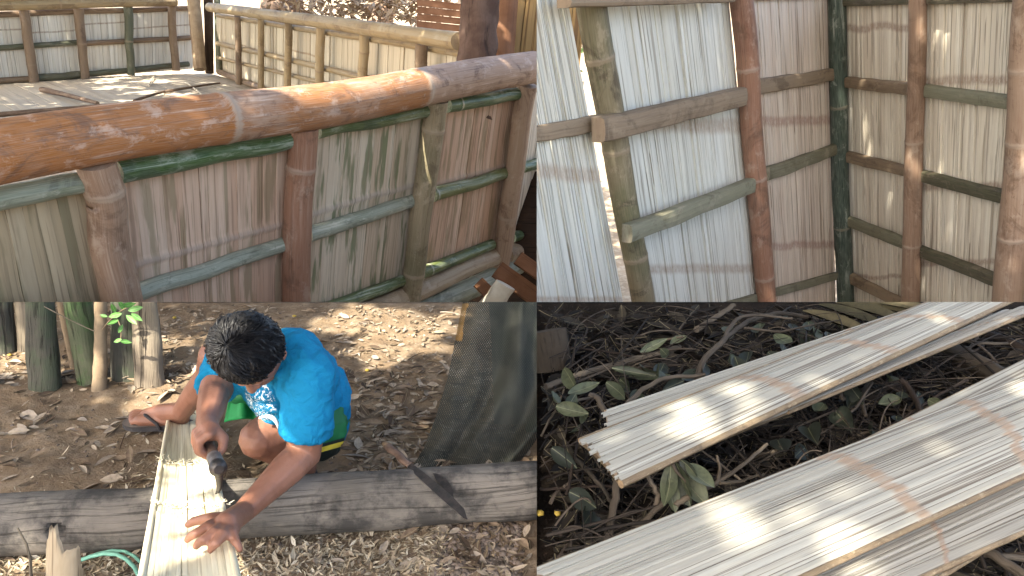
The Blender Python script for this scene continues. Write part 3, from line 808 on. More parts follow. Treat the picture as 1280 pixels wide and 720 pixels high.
tag(mb.build('bamboo_slab', M_FRESH), 'long pale split open bamboo slab lying over the log under the man\'s hands', 'bamboo slab')

# posts at the upper left, cut off where the bank ends
def stump(name, bx, by, tx, hb, ht, mat, label, cat='post', sq=.8, back=0.0, wob=.15, grp=None):
    A = place(bx, by); A.y += back; za = scr(A)[2]
    B = P(tx, 300, za - .02); 
    d = B - A
    rb, rt = hb * za / FPX, ht * za / FPX
    mb = MB(); n = 26
    ph = rnd() * 20
    pts = [A + d * (i / n) - Vector((0, 0, .03)) * (1 - i / n) for i in range(n + 1)]
    tube(mb, pts, [(rb + (rt - rb) * min(1, i / n * 1.6)) * (1 + .05 * noise.noise(Vector((i * .4, ph, 0)))) for i in range(n + 1)], 28, wob=wob, squash=sq)
    o = mb.build(name, mat)
    clip(o, C0, SEAM_Hn)
    return tag(o, label, cat, grp)
stump('wooden_post', 2, 443, -6, 14, 14, M_STUMP, 'dark post stump cut off by the left edge of the photo', back=.02)
stump('wooden_post', 27, 442, 22, 10, 10, M_STUMPL, 'narrow pale lit post stump between two dark ones at far left', back=.03)
stump('wooden_post', 55, 483, 44, 20, 16, M_STUMP, 'thick dark grey post stump, foremost of the left ones')
stump('wooden_post', 86, 466, 62, 6, 6, M_SAP, 'thin leaning brown stem between dark and mossy stumps', back=.05)
stump('wooden_post', 108, 480, 84, 15, 17, M_STUMPG, 'leaning green mossy post stump left of the sapling', back=.03)
stump('wooden_post', 151, 478, 152, 18, 17, M_STUMP, 'dark upright post stump just right of the sapling', sq=.6, back=.04)
stump('wooden_post', 187, 482, 176, 20, 15, M_STUMPL, 'pale sunlit cracked post stump, rightmost in the row', sq=.6)
# sapling
sa = place(123, 486)
sap = thing('sapling', sa, 'slim tan sapling with bright green leaves standing before the post stumps', 'sapling')
mb = MB(); za = scr(sa)[2]
top = P(125, 330, za)
tube(mb, bez(sa - Vector((0, 0, .02)), top, Vector((.004, 0, 0)), 24), [(.029 - .006 * min(1, i / 10)) * (1 + .05 * math.sin(i * 1.7)) for i in range(25)], 16, wob=.1)
st = mb.build('stem', M_SAP, sap); clip(st, C0, SEAM_Hn)
M_SAPL = leaf_mat('sapling leaves', [(.07, .20, .045), (.11, .28, .06), (.17, .36, .10)], vein=(.3, .45, .2), trans=.3, rough=.45)
mb = MB(); tw0, tw1 = P(128, 412, za - .03), P(158, 385, za - .12)
tube(mb, bez(tw0, tw1, Vector((0, 0, .01)), 6), .0028, 6); tube(mb, bez(P(146, 398, za - .09), P(150, 426, za - .1), Vector((.01, 0, 0)), 6), .002, 5)
mb.build('twig', M_SAP, sap)
mb = MB(); tube(mb, bez(P(36, 372, za - .02), P(118, 414, za - .03), Vector((0, 0, -.006)), 8), .0022, 5); o = mb.build('twig', M_STUMPL, sap); clip(o, C0, SEAM_Hn)
for (x, y, dx, dy, L) in ((150, 384, 14, -3, .055), (160, 388, 20, -4, .055), (152, 392, -16, 4, .05), (158, 394, 14, 12, .05), (156, 388, -6, -9, .045), (148, 400, -14, 6, .04), (152, 424, -8, 3, .035), (150, 426, 12, 2, .038), (148, 416, 4, -8, .035), (134, 396, -8, -2, .03), (164, 392, 12, 8, .045), (144, 390, -4, -9, .04)):
    a = P(x, y, za - .11); b = P(x + dx, y + dy, za - .11 + uni(-.03, .03))
    mb = MB(); leaf(mb, a, b - a, (C0 - a).normalized() + Vector((uni(-.5, .5), 0, uni(0, .7))), L * 1.1, L * .5, curl=.15, fold=.15, tone=uni(.2, 1))
    o = mb.build('leaf', M_SAPL, sap); clip(o, C0, SEAM_Hn, False)

# net hung over a post at the right
k = NT('dark green net'); uv = k.uv(); pos = k.obj()
sep = k.n('ShaderNodeSeparateXYZ'); k.put(sep.inputs[0], k.scale(uv, (125, 125, 125)))
def wavef(v): return k.math('ABSOLUTE', k.math('SUBTRACT', k.math('FRACT', v), .5))
s1 = k.math('ADD', sep.outputs[0], sep.outputs[1]); s2 = k.math('SUBTRACT', sep.outputs[0], sep.outputs[1])
line = k.math('MAXIMUM', k.math('GREATER_THAN', wavef(s1), .24), k.math('GREATER_THAN', wavef(s2), .24))
col = k.mix(k.ramp(k.noise(pos, 8, 5), .4, .65), (.03, .033, .028), (.055, .055, .045))
col = k.mix(k.ramp(k.attr('tone'), .75, .95), col, (.28, .15, .04))
m_ = k.done(col, .8, .2)
tr = k.n('ShaderNodeBsdfTransparent'); mx = k.n('ShaderNodeMixShader'); k.put(mx.inputs[0], line)
out = k.t.nodes['Material Output']
k.t.links.new(tr.outputs[0], mx.inputs[1]); k.t.links.new(k.b.outputs[0], mx.inputs[2]); k.t.links.new(mx.outputs[0], out.inputs[0])
M_NET = m_
mb = MB()
lefts = [(592, 330), (578, 380), (570, 420), (560, 470), (545, 520), (530, 560), (512, 588)]
rights = [(700, 330), (700, 380), (700, 430), (700, 480), (684, 530), (662, 562), (642, 588)]
def poly(pts, t):
    s = t * (len(pts) - 1); i = min(int(s), len(pts) - 2); f = s - i
    return (pts[i][0] + (pts[i + 1][0] - pts[i][0]) * f, pts[i][1] + (pts[i + 1][1] - pts[i][1]) * f)
zb = scr(on_z(580, 586))[2]
rows = []
for j in range(61):
    t = j / 60; l, r = poly(lefts, t), poly(rights, t)
    row = []
    for i in range(81):
        s = i / 80
        px, py = l[0] + (r[0] - l[0]) * s, l[1] + (r[1] - l[1]) * s
        z = 2.80 + (zb - .02 - 2.80) * max(0, (t - .35) / .65) ** 1.3
        fold = .035 * math.sin(s * 17 + 2.5 * t + 2 * noise.noise(Vector((s * 3, t * 3, 0)))) * (1 - .55 * t) + .03 * noise.noise(Vector((s * 7, t * 5, 3)))
        z += fold
        q = P(px, py, z)
        q.z = max(q.z, .004 + .012 * (noise.noise(Vector((s * 9, t * 9, 1))) + .5))
        tn = .9 if (s < .07 + .03 * noise.noise(Vector((t * 6, 0, 0))) and .15 < t < .36) else uni(.3, .5)
        row.append(mb.vert(q, (s * .34 * (1 + .2 * t), t * .62), tn))
    rows.append(row)
mb.grid(rows)
net = mb.build('net', M_NET); clip(net, C0, SEAM_Hn, False); clip(net, C0, SEAM_Vn, False)
tag(net, 'dark green mesh net hanging over a post and spreading on the earth', 'net')
for (bx, by, tx, hb, lab, bk) in ((640, 548, 632, 22, 'dark post wrapped in the hanging net', .20), (672, 560, 668, 14, 'dark post in the net at the right edge', .22)):
    A = on_z(bx, by - 20); za2 = 2.96; mb = MB()
    tube(mb, [A.lerp(P(tx, 330, za2), i / 12) for i in range(13)], hb * za2 / FPX, 20, wob=.1)
    o = mb.build('net_post', M_STUMP); clip(o, C0, SEAM_Hn); clip(o, C0, SEAM_Vn)
    tag(o, lab, 'post')

# machete, and a dark curved solid added for a shadow on the log
M_STEEL = plain('dark worn steel', (.045, .042, .042), (.085, .07, .065), 30, .42, .5, .15, metal=.55)
M_HNDL = plain('dark worn handle', (.11, .065, .045), (.17, .11, .08), 25, .6, .3, .2)
M_TAN = plain('tan wood end', (.30, .20, .12), (.22, .14, .08), 30, .7)
def prism(mb, pts, nrm, th):
    a = [mb.vert(p + nrm * th * .5, (p.x, p.y)) for p in pts]; b = [mb.vert(p - nrm * th * .5, (p.x, p.y)) for p in pts]
    mb.face(*a); mb.face(*reversed(b))
    for i in range(len(pts)):
        j = (i + 1) % len(pts); mb.face(a[i], b[i], b[j], a[j])
A, B = on_z(483, 556, .150), on_z(587, 648, .205)
mach = thing('machete', A.lerp(B, .5), 'dark machete with a worn handle lying slanted across the log', 'machete')
mn = (B - A).cross(Vector((1, .3, 0))).normalized(); mn = mn if mn.z > 0 else -mn
mn = (mn + Vector((0, -.8, .2))).normalized(); ax = (B - A).normalized(); mn = (mn - ax * mn.dot(ax)).normalized(); sd = ax.cross(mn)
Lm = (B - A).length
def mp(t, w): return A + ax * (Lm * t) + sd * w
mb = MB(); prism(mb, [mp(.30, -.008), mp(.5, -.012), mp(.75, -.014), mp(.92, -.009), mp(1.0, .006), mp(.97, .010), mp(.7, .011), mp(.5, .010), mp(.30, .009)], mn, .004)
mb.build('blade', M_STEEL, mach, smooth=False)
mb = MB(); tube(mb, [mp(.02 + .03 * i, .002 * math.sin(i)) for i in range(11)], [.013, .0145, .014, .0135, .013, .013, .0135, .014, .013, .012, .011], 14, squash=.75, wob=.1); mb.build('handle', M_HNDL, mach)
mb = MB(); tube(mb, [mp(-.02, 0), mp(.03, 0)], [.011, .014], 12, squash=.75); mb.build('pommel', M_TAN, mach)
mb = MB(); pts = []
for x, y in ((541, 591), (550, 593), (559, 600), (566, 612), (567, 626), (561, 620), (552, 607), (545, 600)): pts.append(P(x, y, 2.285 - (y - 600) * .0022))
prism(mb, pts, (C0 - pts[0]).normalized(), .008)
tag(mb.build('curved_shadow', M_STEEL, smooth=False), 'small dark curved solid standing for a shadow on the log behind the machete', 'blade')  # no real blade: dark solid added for a shadow

# split stake, cord and twig at the lower left
stk = MB()
zk = 1.93; N = 30; base = P(78, 800, zk); rows = []
for j in range(12):
    row = []
    for i in range(N + 1):
        a = math.pi * (-.15 + 1.3 * i / N)
        jag = 14 * noise.noise(Vector((i * .9, 3, 0))) + (16 if 10 < i < 15 else 0) + (-30 if i > 24 else 0)
        ytop = 682 - jag - (14 if 8 < i < 17 else 0); y = 800 + (ytop - 800) * j / 11
        c = P(79 + (800 - y) * .01, y, zk)
        r = 21 * zk / FPX
        row.append(stk.vert(c + Vector((-math.cos(a) * r, -math.sin(a) * r * .8, 0)), (i * .004, y * .002), uni(.2, .9), .0))
    rows.append(row)
stk.grid(rows)
rows2 = []
for row in rows: rows2.append([stk.vert(Vector(stk.v[i]) + Vector((0, .011, 0)), stk.uv[i], .8, 0) for i in row])
stk.grid(rows2); stk.grid([rows[-1], rows2[-1]])
tag(stk.build('bamboo_stake', split_mat('dry split stake', (.42, .34, .24), (.33, .26, .17), (.13, .09, .06), (.3, .2, .12), su=150, sv=4)), 'splintered pale bamboo stake standing in front of the log', 'stake')
mb = MB(); path = [(96, 702), (112, 696), (130, 692), (146, 693), (158, 699), (168, 709), (176, 724)]
pts = [on_z(x, y, .03 + .006 * i) for i, (x, y) in enumerate(path)]
tube(mb, pts, .0055, 8); tube(mb, [p + Vector((.012, .018, -.004)) for p in pts], .0045, 8)
tag(mb.build('cord', plain('pale green cord', (.22, .48, .36), (.16, .38, .28), 40)), 'pale green plastic cord curling on the chips beside the slab', 'cord')
mb = MB(); tube(mb, [P(22, 660, 2.02), P(33, 680, 2.01), P(38, 700, 2.0), P(40, 745, 1.98)], [.0025, .003, .0035, .004], 6)
tag(mb.build('dry_twig', M_STUMPL), 'thin grey twig leaning on the log left of the stake', 'twig')

# ------------------------------------------------------------------ the man
def ico(sub):
    bm = bmesh.new(); bmesh.ops.create_icosphere(bm, subdivisions=sub, radius=1.0)
    v = np.array([x.co[:] for x in bm.verts]); f = np.array([[q.index for q in p.verts] for p in bm.faces]); bm.free(); return v, f
ICV, ICF = ico(2)
class Blob:
    def __init__(s): s.V = []; s.F = []; s.n = 0
    def add(s, v, f): s.V.append(v); s.F += [tuple(int(i) + s.n for i in q) for q in f]; s.n += len(v)
    def ell(s, c, ax):                                 # ax: three half-axis vectors
        M = np.array([a[:] for a in ax]); s.add(ICV @ M + np.array(c[:]), ICF)
    def ball(s, c, r): s.ell(c, (Vector((r, 0, 0)), Vector((0, r, 0)), Vector((0, 0, r))))
    def chain(s, pts, rad, step=.3):
        for (a, ra), (b, rb) in zip(zip(pts[:-1], rad[:-1]), zip(pts[1:], rad[1:])):
            L = (b - a).length; n = max(1, int(L / (min(ra, rb) * step)))
            for i in range(n + 1): s.ball(a.lerp(b, i / n), ra + (rb - ra) * i / n)
    def cone(s, a, b, ra, rb, sides=28, sq=1.0):       # closed, flat ends
        t = (b - a).normalized(); x = t.orthogonal().normalized(); y = t.cross(x); v = []; f = []
        for c, r in ((a, ra), (b, rb)):
            for k_ in range(sides):
                an = 2 * math.pi * k_ / sides; v.append((c + x * math.cos(an) * r + y * math.sin(an) * r * sq)[:])
        for k_ in range(sides):
            j = (k_ + 1) % sides; f.append((k_, j, sides + j, sides + k_))
        f.append(tuple(reversed(range(sides)))); f.append(tuple(range(sides, 2 * sides)))
        s.add(np.array(v), f)
    def build(s, name, mat, parent, voxel, it, fac=.5, disp=None):
        me = bpy.data.meshes.new(name + '_raw'); me.from_pydata(np.concatenate(s.V).tolist(), [], s.F); me.update()
        o = bpy.data.objects.new(name + '_raw', me); COL.objects.link(o)
        m = o.modifiers.new('r', 'REMESH'); m.mode = 'VOXEL'; m.voxel_size = voxel; m.use_smooth_shade = True
        m = o.modifiers.new('s', 'SMOOTH'); m.factor = fac; m.iterations = it
        dg = bpy.context.evaluated_depsgraph_get(); ev = o.evaluated_get(dg)
        me2 = bpy.data.meshes.new_from_object(ev, depsgraph=dg)
        bpy.data.objects.remove(o); bpy.data.meshes.remove(me)
        me2.name = name; me2.materials.clear()
        if disp:
            nn = [v.normal.copy() for v in me2.vertices]
            for v, q in zip(me2.vertices, nn): v.co += q * disp(v.co)
        me2.polygons.foreach_set('use_smooth', [True] * len(me2.polygons))
        return link(name, me2, mat, parent)

k = NT('tan skin'); pos = k.obj()
n1 = k.noise(pos, 9, 5, .6); n2 = k.noise(pos, 160, 4, .7)
c = k.mix(k.ramp(n1, .35, .65), (.225, .10, .063), (.29, .135, .088)); c = k.mix(k.ramp(n2, .5, .75, 0, .35), c, (.21, .08, .05))
k.bump(k.math('ADD', n2, k.math('MULTIPLY', k.noise(pos, 45, 4, .6), .6)), .25, .003)
k.b.inputs['Subsurface Weight'].default_value = .12; k.b.inputs['Subsurface Radius'].default_value = (.012, .005, .003)
M_SKIN = k.done(c, .48, .4)
k = NT('blue cotton'); pos = k.obj()
nz = k.noise(pos, 6, 4, .5); wv = k.noise(pos, 420, 2, .5); fo = k.noise(pos, 16, 4, .5, 1.2)
c = k.mix(k.ramp(nz, .35, .65), (.005, .16, .32), (.006, .19, .37))
pr = k.attr('print'); vv = k.vor(pos, 62, 'DISTANCE_TO_EDGE', 0); nn_ = k.noise(pos, 70, 5, .7, 1.5)
pm = k.math('MULTIPLY', k.ramp(pr, .3, .5), k.math('MAXIMUM', k.math('LESS_THAN', vv, .0), k.ramp(nn_, .535, .565)))
c = k.mix(pm, c, (.72, .78, .82))
k.bump(k.math('ADD', k.math('MULTIPLY', fo, 1.0), k.math('MULTIPLY', wv, .08)), .65, .03)
M_SHIRT = k.done(c, .85, .15)
k = NT('green shorts'); pos = k.obj(); nz = k.noise(pos, 12, 4, .5)
M_SHORT = k.done(k.mix(k.ramp(nz, .35, .65), (.008, .17, .045), (.014, .23, .065)), .6, .3)
k = NT('dark green shorts cloth'); pos = k.obj()
st_ = k.attr('print')
c = k.mix(k.ramp(k.noise(pos, 12, 4), .35, .65), (.008, .10, .035), (.014, .14, .05)); 
c = k.mix(k.ramp(st_, .45, .5), c, (.012, .02, .016)); c = k.mix(k.math('MULTIPLY', k.math('GREATER_THAN', st_, .62), k.math('LESS_THAN', st_, .82)), c, (.60, .45, .05))
M_SHORTD = k.done(c, .6, .3)
M_WHITE = plain('white lining', (.75, .76, .76), (.65, .66, .68), 20)
M_HAIR = plain('black hair', (.007, .007, .0085), (.017, .016, .017), 60, .5, .35)
M_SOLE = plain('dark rubber sandal', (.035, .032, .034), (.06, .055, .055), 30, .6, .3, .2)
M_SOLET = plain('tan worn footbed', (.15, .12, .105), (.10, .085, .075), 30, .7)
M_NAIL = plain('nail', (.46, .27, .21), (.50, .31, .25), 30, .35, .5)

man = thing('person', on_z(330, 590), 'man in a bright blue t-shirt and green shorts squatting and bending over the bamboo slab', 'person')
sh_l, sh_r = P(388, 468, 2.22), P(284, 452, 2.44)
el_l, wr_l = P(380, 566, 2.27), P(304, 640, 2.06)
el_r, wr_r = P(268, 492, 2.32), P(259, 530, 2.12)
neck_b, head_c = P(352, 450, 2.30), P(312, 441, 2.13)
chest, belly, pelv = P(352, 478, 2.42), P(385, 500, 2.54), P(392, 520, 2.60)
hip_l, kn_l, an_l = P(392, 525, 2.52), P(324, 549, 2.36), P(382, 584, 2.50)
hip_r, kn_r, an_r = P(352, 492, 2.75), P(270, 446, 2.50), P(228, 514, 2.80)
B_ = Blob()
# torso, neck
B_.chain([neck_b + Vector((.03, .04, -.04)), chest + Vector((.03, .03, 0)), belly + Vector((.02, .02, 0)), pelv], [.060, .085, .095, .10])
B_.chain([sh_l, neck_b + Vector((.02, .03, -.03)), sh_r], [.055, .055, .055])
B_.chain([neck_b + Vector((0, .01, -.01)), head_c.lerp(neck_b, .3)], [.054, .052])
# head
up = Vector((-.22, -.86, .46)).normalized(); fw = Vector((-.12, -.22, -.95)); fw = (fw - up * fw.dot(up)).normalized(); lf = up.cross(fw).normalized()
if lf.x < 0: lf = -lf
def H(r, f, u): return head_c + lf * r + fw * f + up * u
B_.ell(H(0, -.004, .004), (lf * .078, fw * .084, up * .090))
B_.ell(H(0, .020, -.045), (lf * .060, fw * .060, up * .072))
B_.ell(H(0, .040, -.088), (lf * .040, fw * .044, up * .030))
B_.chain([H(0, .076, -.016), H(0, .096, -.050)], [.010, .014]); B_.ball(H(.014, .084, -.052), .010); B_.ball(H(-.014, .084, -.052), .010)
B_.chain([H(-.018, .076, -.076), H(0, .081, -.075), H(.018, .076, -.076)], [.007, .009, .007]); B_.chain([H(-.018, .072, -.087), H(0, .078, -.087), H(.018, .072, -.087)], [.007, .010, .007])
B_.chain([H(-.045, .066, .004), H(0, .078, .006), H(.045, .066, .004)], [.012, .013, .012])
for s in (-1, 1):
    for i in range(9):
        a = -2.2 + i * .52; B_.ball(H(s * .080, -.010 - .016 * math.cos(a) * .9, -.012 + .028 * math.sin(a)), .0075)
    B_.ell(H(s * .077, -.008, -.014), (lf * .006, fw * .014, up * .024))
# legs
B_.chain([hip_l, hip_l.lerp(kn_l, .5) + Vector((0, 0, .01)), kn_l], [.092, .080, .060])
B_.chain([kn_l, kn_l.lerp(an_l, .4) + Vector((.01, .02, -.01)), an_l], [.057, .055, .036])
B_.chain([hip_r, hip_r.lerp(kn_r, .5), kn_r], [.092, .078, .056])
B_.chain([kn_r, kn_r.lerp(an_r, .35) + Vector((.015, .03, -.015)), kn_r.lerp(an_r, .75) + Vector((.004, .008, 0)), an_r], [.055, .056, .041, .034])
def foot(B, ankle, heel, toe, L):
    d = (toe - heel).normalized(); u_ = Vector((0, 0, 1)); s_ = d.cross(u_).normalized()
    g = lambda f, w, h: heel + d * (L * f) + s_ * w + u_ * h
    B.chain([g(.12, 0, .034), ankle], [.033, .033]); B.chain([ankle, g(.40, 0, .046), g(.66, 0, .030)], [.034, .032, .026])
    B.chain([g(.10, 0, .030), g(.45, .012, .022), g(.70, .022, .022)], [.031, .024, .022]); B.chain([g(.10, 0, .030), g(.45, -.014, .022), g(.72, -.022, .022)], [.030, .023, .022])
    for i, (w, f, r) in enumerate(((.030, 1.0, .0135), (.012, .98, .0105), (-.004, .95, .010), (-.019, .91, .0095), (-.032, .86, .009))):
        B.chain([g(.72, w * .85, .022), g(f - .06, w, .020), g(f - .02, w, .015)], [.015, r * 1.05, r])
heel_r, toe_r = on_z(236, 531, .022), on_z(160, 527, .022)
foot(B_, an_r, heel_r, toe_r, (toe_r - heel_r).length)
heel_l = on_z(388, 588, .022); toe_l = heel_l + Vector((-.11, -.20, 0))
foot(B_, an_l, heel_l, toe_l, .235)
# arms
B_.chain([sh_l, sh_l.lerp(el_l, .5), el_l + Vector((0, .0, 0))], [.062, .058, .050])
B_.chain([el_l, el_l.lerp(wr_l, .28) + Vector((.004, 0, .004)), el_l.lerp(wr_l, .62), wr_l], [.049, .049, .039, .030])
B_.chain([sh_r, sh_r.lerp(el_r, .5), el_r], [.060, .054, .047])
B_.chain([el_r, el_r.lerp(wr_r, .35), wr_r], [.046, .042, .029])
# left hand, flat on the slab
def hb(x, y, o): return Bd(x, y, o)
kn = [(263, 648, .030), (259, 659, .034), (267, 666, .036), (278, 669, .034), (290, 668, .028)]
mid = [(250, 650, .022), (245, 667, .026), (255, 675, .028), (270, 679, .026), (295, 678, .018)]
tip = [(235, 656, .008), (234, 675, .008), (245, 683, .008), (263, 688, .008), (300, 687, .004)]
wl = wr_l
pc = hb(283, 655, .030)
B_.chain([wl, pc], [.030, .029])
for i in range(5):
    K, M_, T_ = hb(*kn[i]), hb(*mid[i]), hb(*tip[i])
    r = (.0125, .0115, .012, .0115, .0105)[i]
    if i: B_.chain([wl.lerp(pc, .5), K], [.023, .0145])
    else: B_.chain([wl.lerp(pc, .7), K], [.022, .0145])
    B_.chain([K, M_, M_.lerp(T_, .55) + PL_B.n * .003, T_], [.0135 if i else .0145, r, r * .9, r * .72])
# right hand, fist round the tool handle
hx0, hx1 = P(257, 545, 2.16), P(272, 583, 2.00)      # handle axis, towards the camera
hd = (hx1 - hx0).normalized()
hc = P(261, 552, 2.085)
vx = (Vector((-1, 0, .15)) - hd * Vector((-1, 0, .15)).dot(hd)).normalized(); vy = hd.cross(vx).normalized()
if vy.z < 0: vy = -vy
B_.chain([wr_r, hc + vy * .028 - hd * .006], [.029, .030])
for i in range(4):
    c_ = hc + hd * (-.026 + .019 * i)
    pts = [c_ + vx * (math.cos(a) * rr) + vy * (math.sin(a) * rr) for a, rr in ((1.35, .034), (.55, .034), (-.35, .031), (-1.3, .027), (-2.1, .024))]
    B_.chain([hc + vy * .030, pts[0]], [.024, .014]); B_.chain(pts, [.0125, .0125, .0118, .011, .0095])
B_.chain([hc + vy * .028 - vx * .012, hc - vx * .034 + vy * .012 + hd * .012, hc - vx * .030 - vy * .008 + hd * .030, hc - vx * .020 - vy * .018 + hd * .040], [.019, .0145, .0125, .010])
body = B_.build('body', M_SKIN, man, .0042, 3)
# finger nails
for i in range(5):
    T_, M_ = hb(*tip[i]), hb(*mid[i]); d = (T_ - M_).normalized(); n_ = PL_B.n
    mb = MB(); s_ = d.cross(n_).normalized(); c_ = T_ + n_ * .0078 - d * .003
    rows = [[mb.vert(c_ + d * (.006 * a) + s_ * (.005 * b * (1 - .25 * a * a)) - n_ * (.0022 * b * b + .001 * a * a)) for b in (-1, -.5, 0, .5, 1)] for a in (-1, -.5, 0, .5, 1)]
    mb.grid(rows); mb.build('fingernail', M_NAIL, man)
for s in (-1, 1):
    mb = Blob(); mb.ball(H(s * .032, .062, -.016), .0125); mb.build('eye', plain('eye white', (.7, .68, .64)), man, .003, 2)

# clothes
def wr(co): return .010 * noise.noise(co * 8) + .008 * abs(noise.noise(Vector((co.x * 14, co.y * 14, co.z * 30)))) + .003 * noise.noise(co * 30)
S_ = Blob()
S_.chain([neck_b + Vector((.02, .03, -.02)), chest + Vector((.015, .02, 0)), belly + Vector((.01, .01, .0))], [.092, .130, .132])
S_.chain([P(372, 432, 2.36), P(398, 462, 2.46), P(412, 500, 2.56), P(414, 530, 2.58), P(414, 541, 2.58)], [.052, .058, .055, .052, .045])
S_.chain([P(350, 460, 2.33), P(340, 484, 2.35), P(346, 508, 2.38)], [.07, .072, .058]); S_.chain([P(330, 462, 2.36), P(322, 486, 2.40), P(336, 506, 2.42)], [.055, .055, .05]); S_.chain([P(362, 440, 2.27), P(366, 462, 2.24), P(372, 490, 2.26)], [.05, .055, .055])
S_.chain([sh_l, P(368, 440, 2.30), neck_b], [.068, .078, .078]); S_.chain([neck_b, sh_r], [.078, .066])
S_.chain([belly, P(398, 530, 2.56)], [.12, .085])
S_.cone(sh_l, sh_l.lerp(el_l, .74), .070, .074); S_.ball(sh_l, .070)
S_.chain([P(402, 470, 2.34), P(390, 505, 2.32)], [.055, .05])
S_.cone(sh_r, sh_r.lerp(el_r, .80), .068, .066); S_.ball(sh_r, .068)
shirt = S_.build('shirt', M_SHIRT, man, .005, 2, disp=wr)
at = shirt.data.attributes.new('print', 'FLOAT', 'POINT')
vals = []
for v in shirt.data.vertices:
    x, y, z = scr(v.co); facing = v.normal.dot((C0 - v.co).normalized()) > -.1
    e = ((x - 326 - (y - 500) * .28) / 16) ** 2 + ((y - 500) / 24) ** 2
    vals.append(max(0.0, 1.0 - .5 * e) if facing and z < 2.6 else 0.0)
at.data.foreach_set('value', vals)
# shorts
Q = Blob()
Q.cone(hip_r, hip_r.lerp(kn_r, .62), .105, .092); Q.ball(hip_r, .104); Q.chain([hip_r, pelv, hip_l], [.105, .118, .105])
q1 = Q.build('shorts', M_SHORTD, man, .006, 4, disp=wr)
def sv(o):
    at = o.data.attributes.new('print', 'FLOAT', 'POINT'); out = []
    for v in o.data.vertices:
        x, y, z = scr(v.co); out.append(min(1, max(0, ((y - (546 + (420 - x) * .28)) / 30 + .35))))
    at.data.foreach_set('value', out)
sv(q1)
Q = Blob(); Q.cone(hip_l + Vector((.02, .02, -.02)), hip_l.lerp(kn_l, .42), .112, .098); Q.chain([P(398, 540, 2.54), P(408, 556, 2.52), P(392, 566, 2.50)], [.06, .045, .035])
q2 = Q.build('shorts_leg', M_SHORTD, man, .006, 4, disp=wr); sv(q2)
mb = MB(); tube(mb, bez(P(326, 522, 2.30), P(349, 534, 2.29), Vector((.01, -.01, .022)), 10), .008, 8, squash=.5); mb.build('lining', M_WHITE, man)
# loose green cloth of the far shorts leg hanging between the legs
mb = MB(); rows = []
for j in range(15):
    t = j / 14; row = []
    l = (292 - 12 * t, 470 + 58 * t); r = (306 + 20 * t, 474 + 52 * t)
    for i in range(13):
        s = i / 12
        row.append(mb.vert(P(l[0] + (r[0] - l[0]) * s, l[1] + (r[1] - l[1]) * s - 3 * math.sin(s * 3), 2.62 - .05 * t + .02 * math.sin(s * 8 + t)), (s, t)))
    rows.append(row)
mb.grid(rows)
o = mb.build('shorts_hem', M_SHORT, man); md = o.modifiers.new('t', 'SOLIDIFY'); md.thickness = .004
# hair: a cap of many strands swept forward from the crown
Hb = Blob(); Hb.ell(H(0, -.012, .020), (lf * .090, fw * .085, up * .090))
hair = Hb.build('hair', M_HAIR, man, .005, 3, disp=lambda c: .003 * noise.noise(c * 28))
clip(hair, H(0, .0, -.034), (-up * .86 + fw * .36).normalized())
mb = MB()
def hair_pt(th, ph, r):   # th from crown
    return H(math.sin(th) * math.cos(ph) * .095 * r, -.014 + math.sin(th) * math.sin(ph) * .088 * r, .020 + math.cos(th) * .095 * r)
for _ in range(5200):
    th = math.acos(1 - rnd() * 1.15); ph = uni(0, 2 * math.pi)
    pts = []; cl = noise.noise(Vector((math.cos(ph) * th * 3, math.sin(ph) * th * 3, 2)))
    r0 = 1.0 + .014 * cl + uni(-.01, .03); dth = uni(.16, .40); dph = uni(-.16, .16) + .45 * noise.noise(Vector((math.cos(ph) * th * 2.2, math.sin(ph) * th * 2.2, 7)))
    lim = 1.52 + (.0 if math.sin(ph) > .3 else .25) + uni(-.06, .06); kk = uni(.015, .055) + (.07 * rnd() if rnd() < .12 else 0)
    for j in range(6):
        t = j / 5; q = min(th + dth * t, lim)
        pts.append(hair_pt(q, ph + dph * t, r0 + kk * math.sin(t * 2.2) + uni(-.004, .004)))
    w = uni(.7, 1.25)
    tube(mb, pts, [.0019 * w, .0022 * w, .002 * w, .0017 * w, .0012 * w, .0005], 3, cap=False)
for _ in range(700):                                     # fringe over the forehead and tufts at the side
    ph = uni(.9, 3.6); th = uni(1.15, 1.5); pts = []
    dph = uni(-.25, .25); fl = uni(.0, .09)
    for j in range(5):
        t = j / 4; pts.append(hair_pt(th + (.28 if ph > 1.9 else .16) * t, ph + dph * t, 1.03 + fl * math.sin(t * 2.2)))
    tube(mb, pts, [.0022, .0022, .002, .0014, .0005], 3, cap=False)
st = mb.build('hair_strands', M_HAIR, hair)
# sandals
def sandal(heel, toe, L, name='sandal'):
    d = (toe - heel).normalized(); u_ = Vector((0, 0, 1)); s_ = d.cross(u_).normalized()
    prof = [(-.06, .012), (-.02, .026), (.08, .034), (.25, .034), (.45, .033), (.65, .041), (.82, .045), (.95, .038), (1.04, .022), (1.07, .006)]
    mb = MB(); top = [heel + d * (L * f) + s_ * w for f, w in prof] + [heel + d * (L * f) - s_ * w for f, w in reversed(prof)]
    prism(mb, [p - u_ * .006 for p in top], u_, .016)
    o = mb.build(name, M_SOLE, man, smooth=False)
    mb = MB(); ix = [mb.vert(p + u_ * .0045) for p in top]; mb.face(*ix); mb.build('footbed', M_SOLET, o, smooth=False)
    mb = MB(); a = heel + d * (L * .80) + u_ * .012 + s_ * .012
    for w in (-1, 1):
        pts = [a, a + u_ * .022 - d * .01, heel + d * (L * .60) + s_ * (w * .030) + u_ * .046, heel + d * (L * .42) + s_ * (w * .040) + u_ * .022, heel + d * (L * .38) + s_ * (w * .040) - u_ * .004]
        tube(mb, pts, [.005, .006, .0075, .0075, .006], 8, squash=.8)
    mb.build('strap', M_SOLE, o)
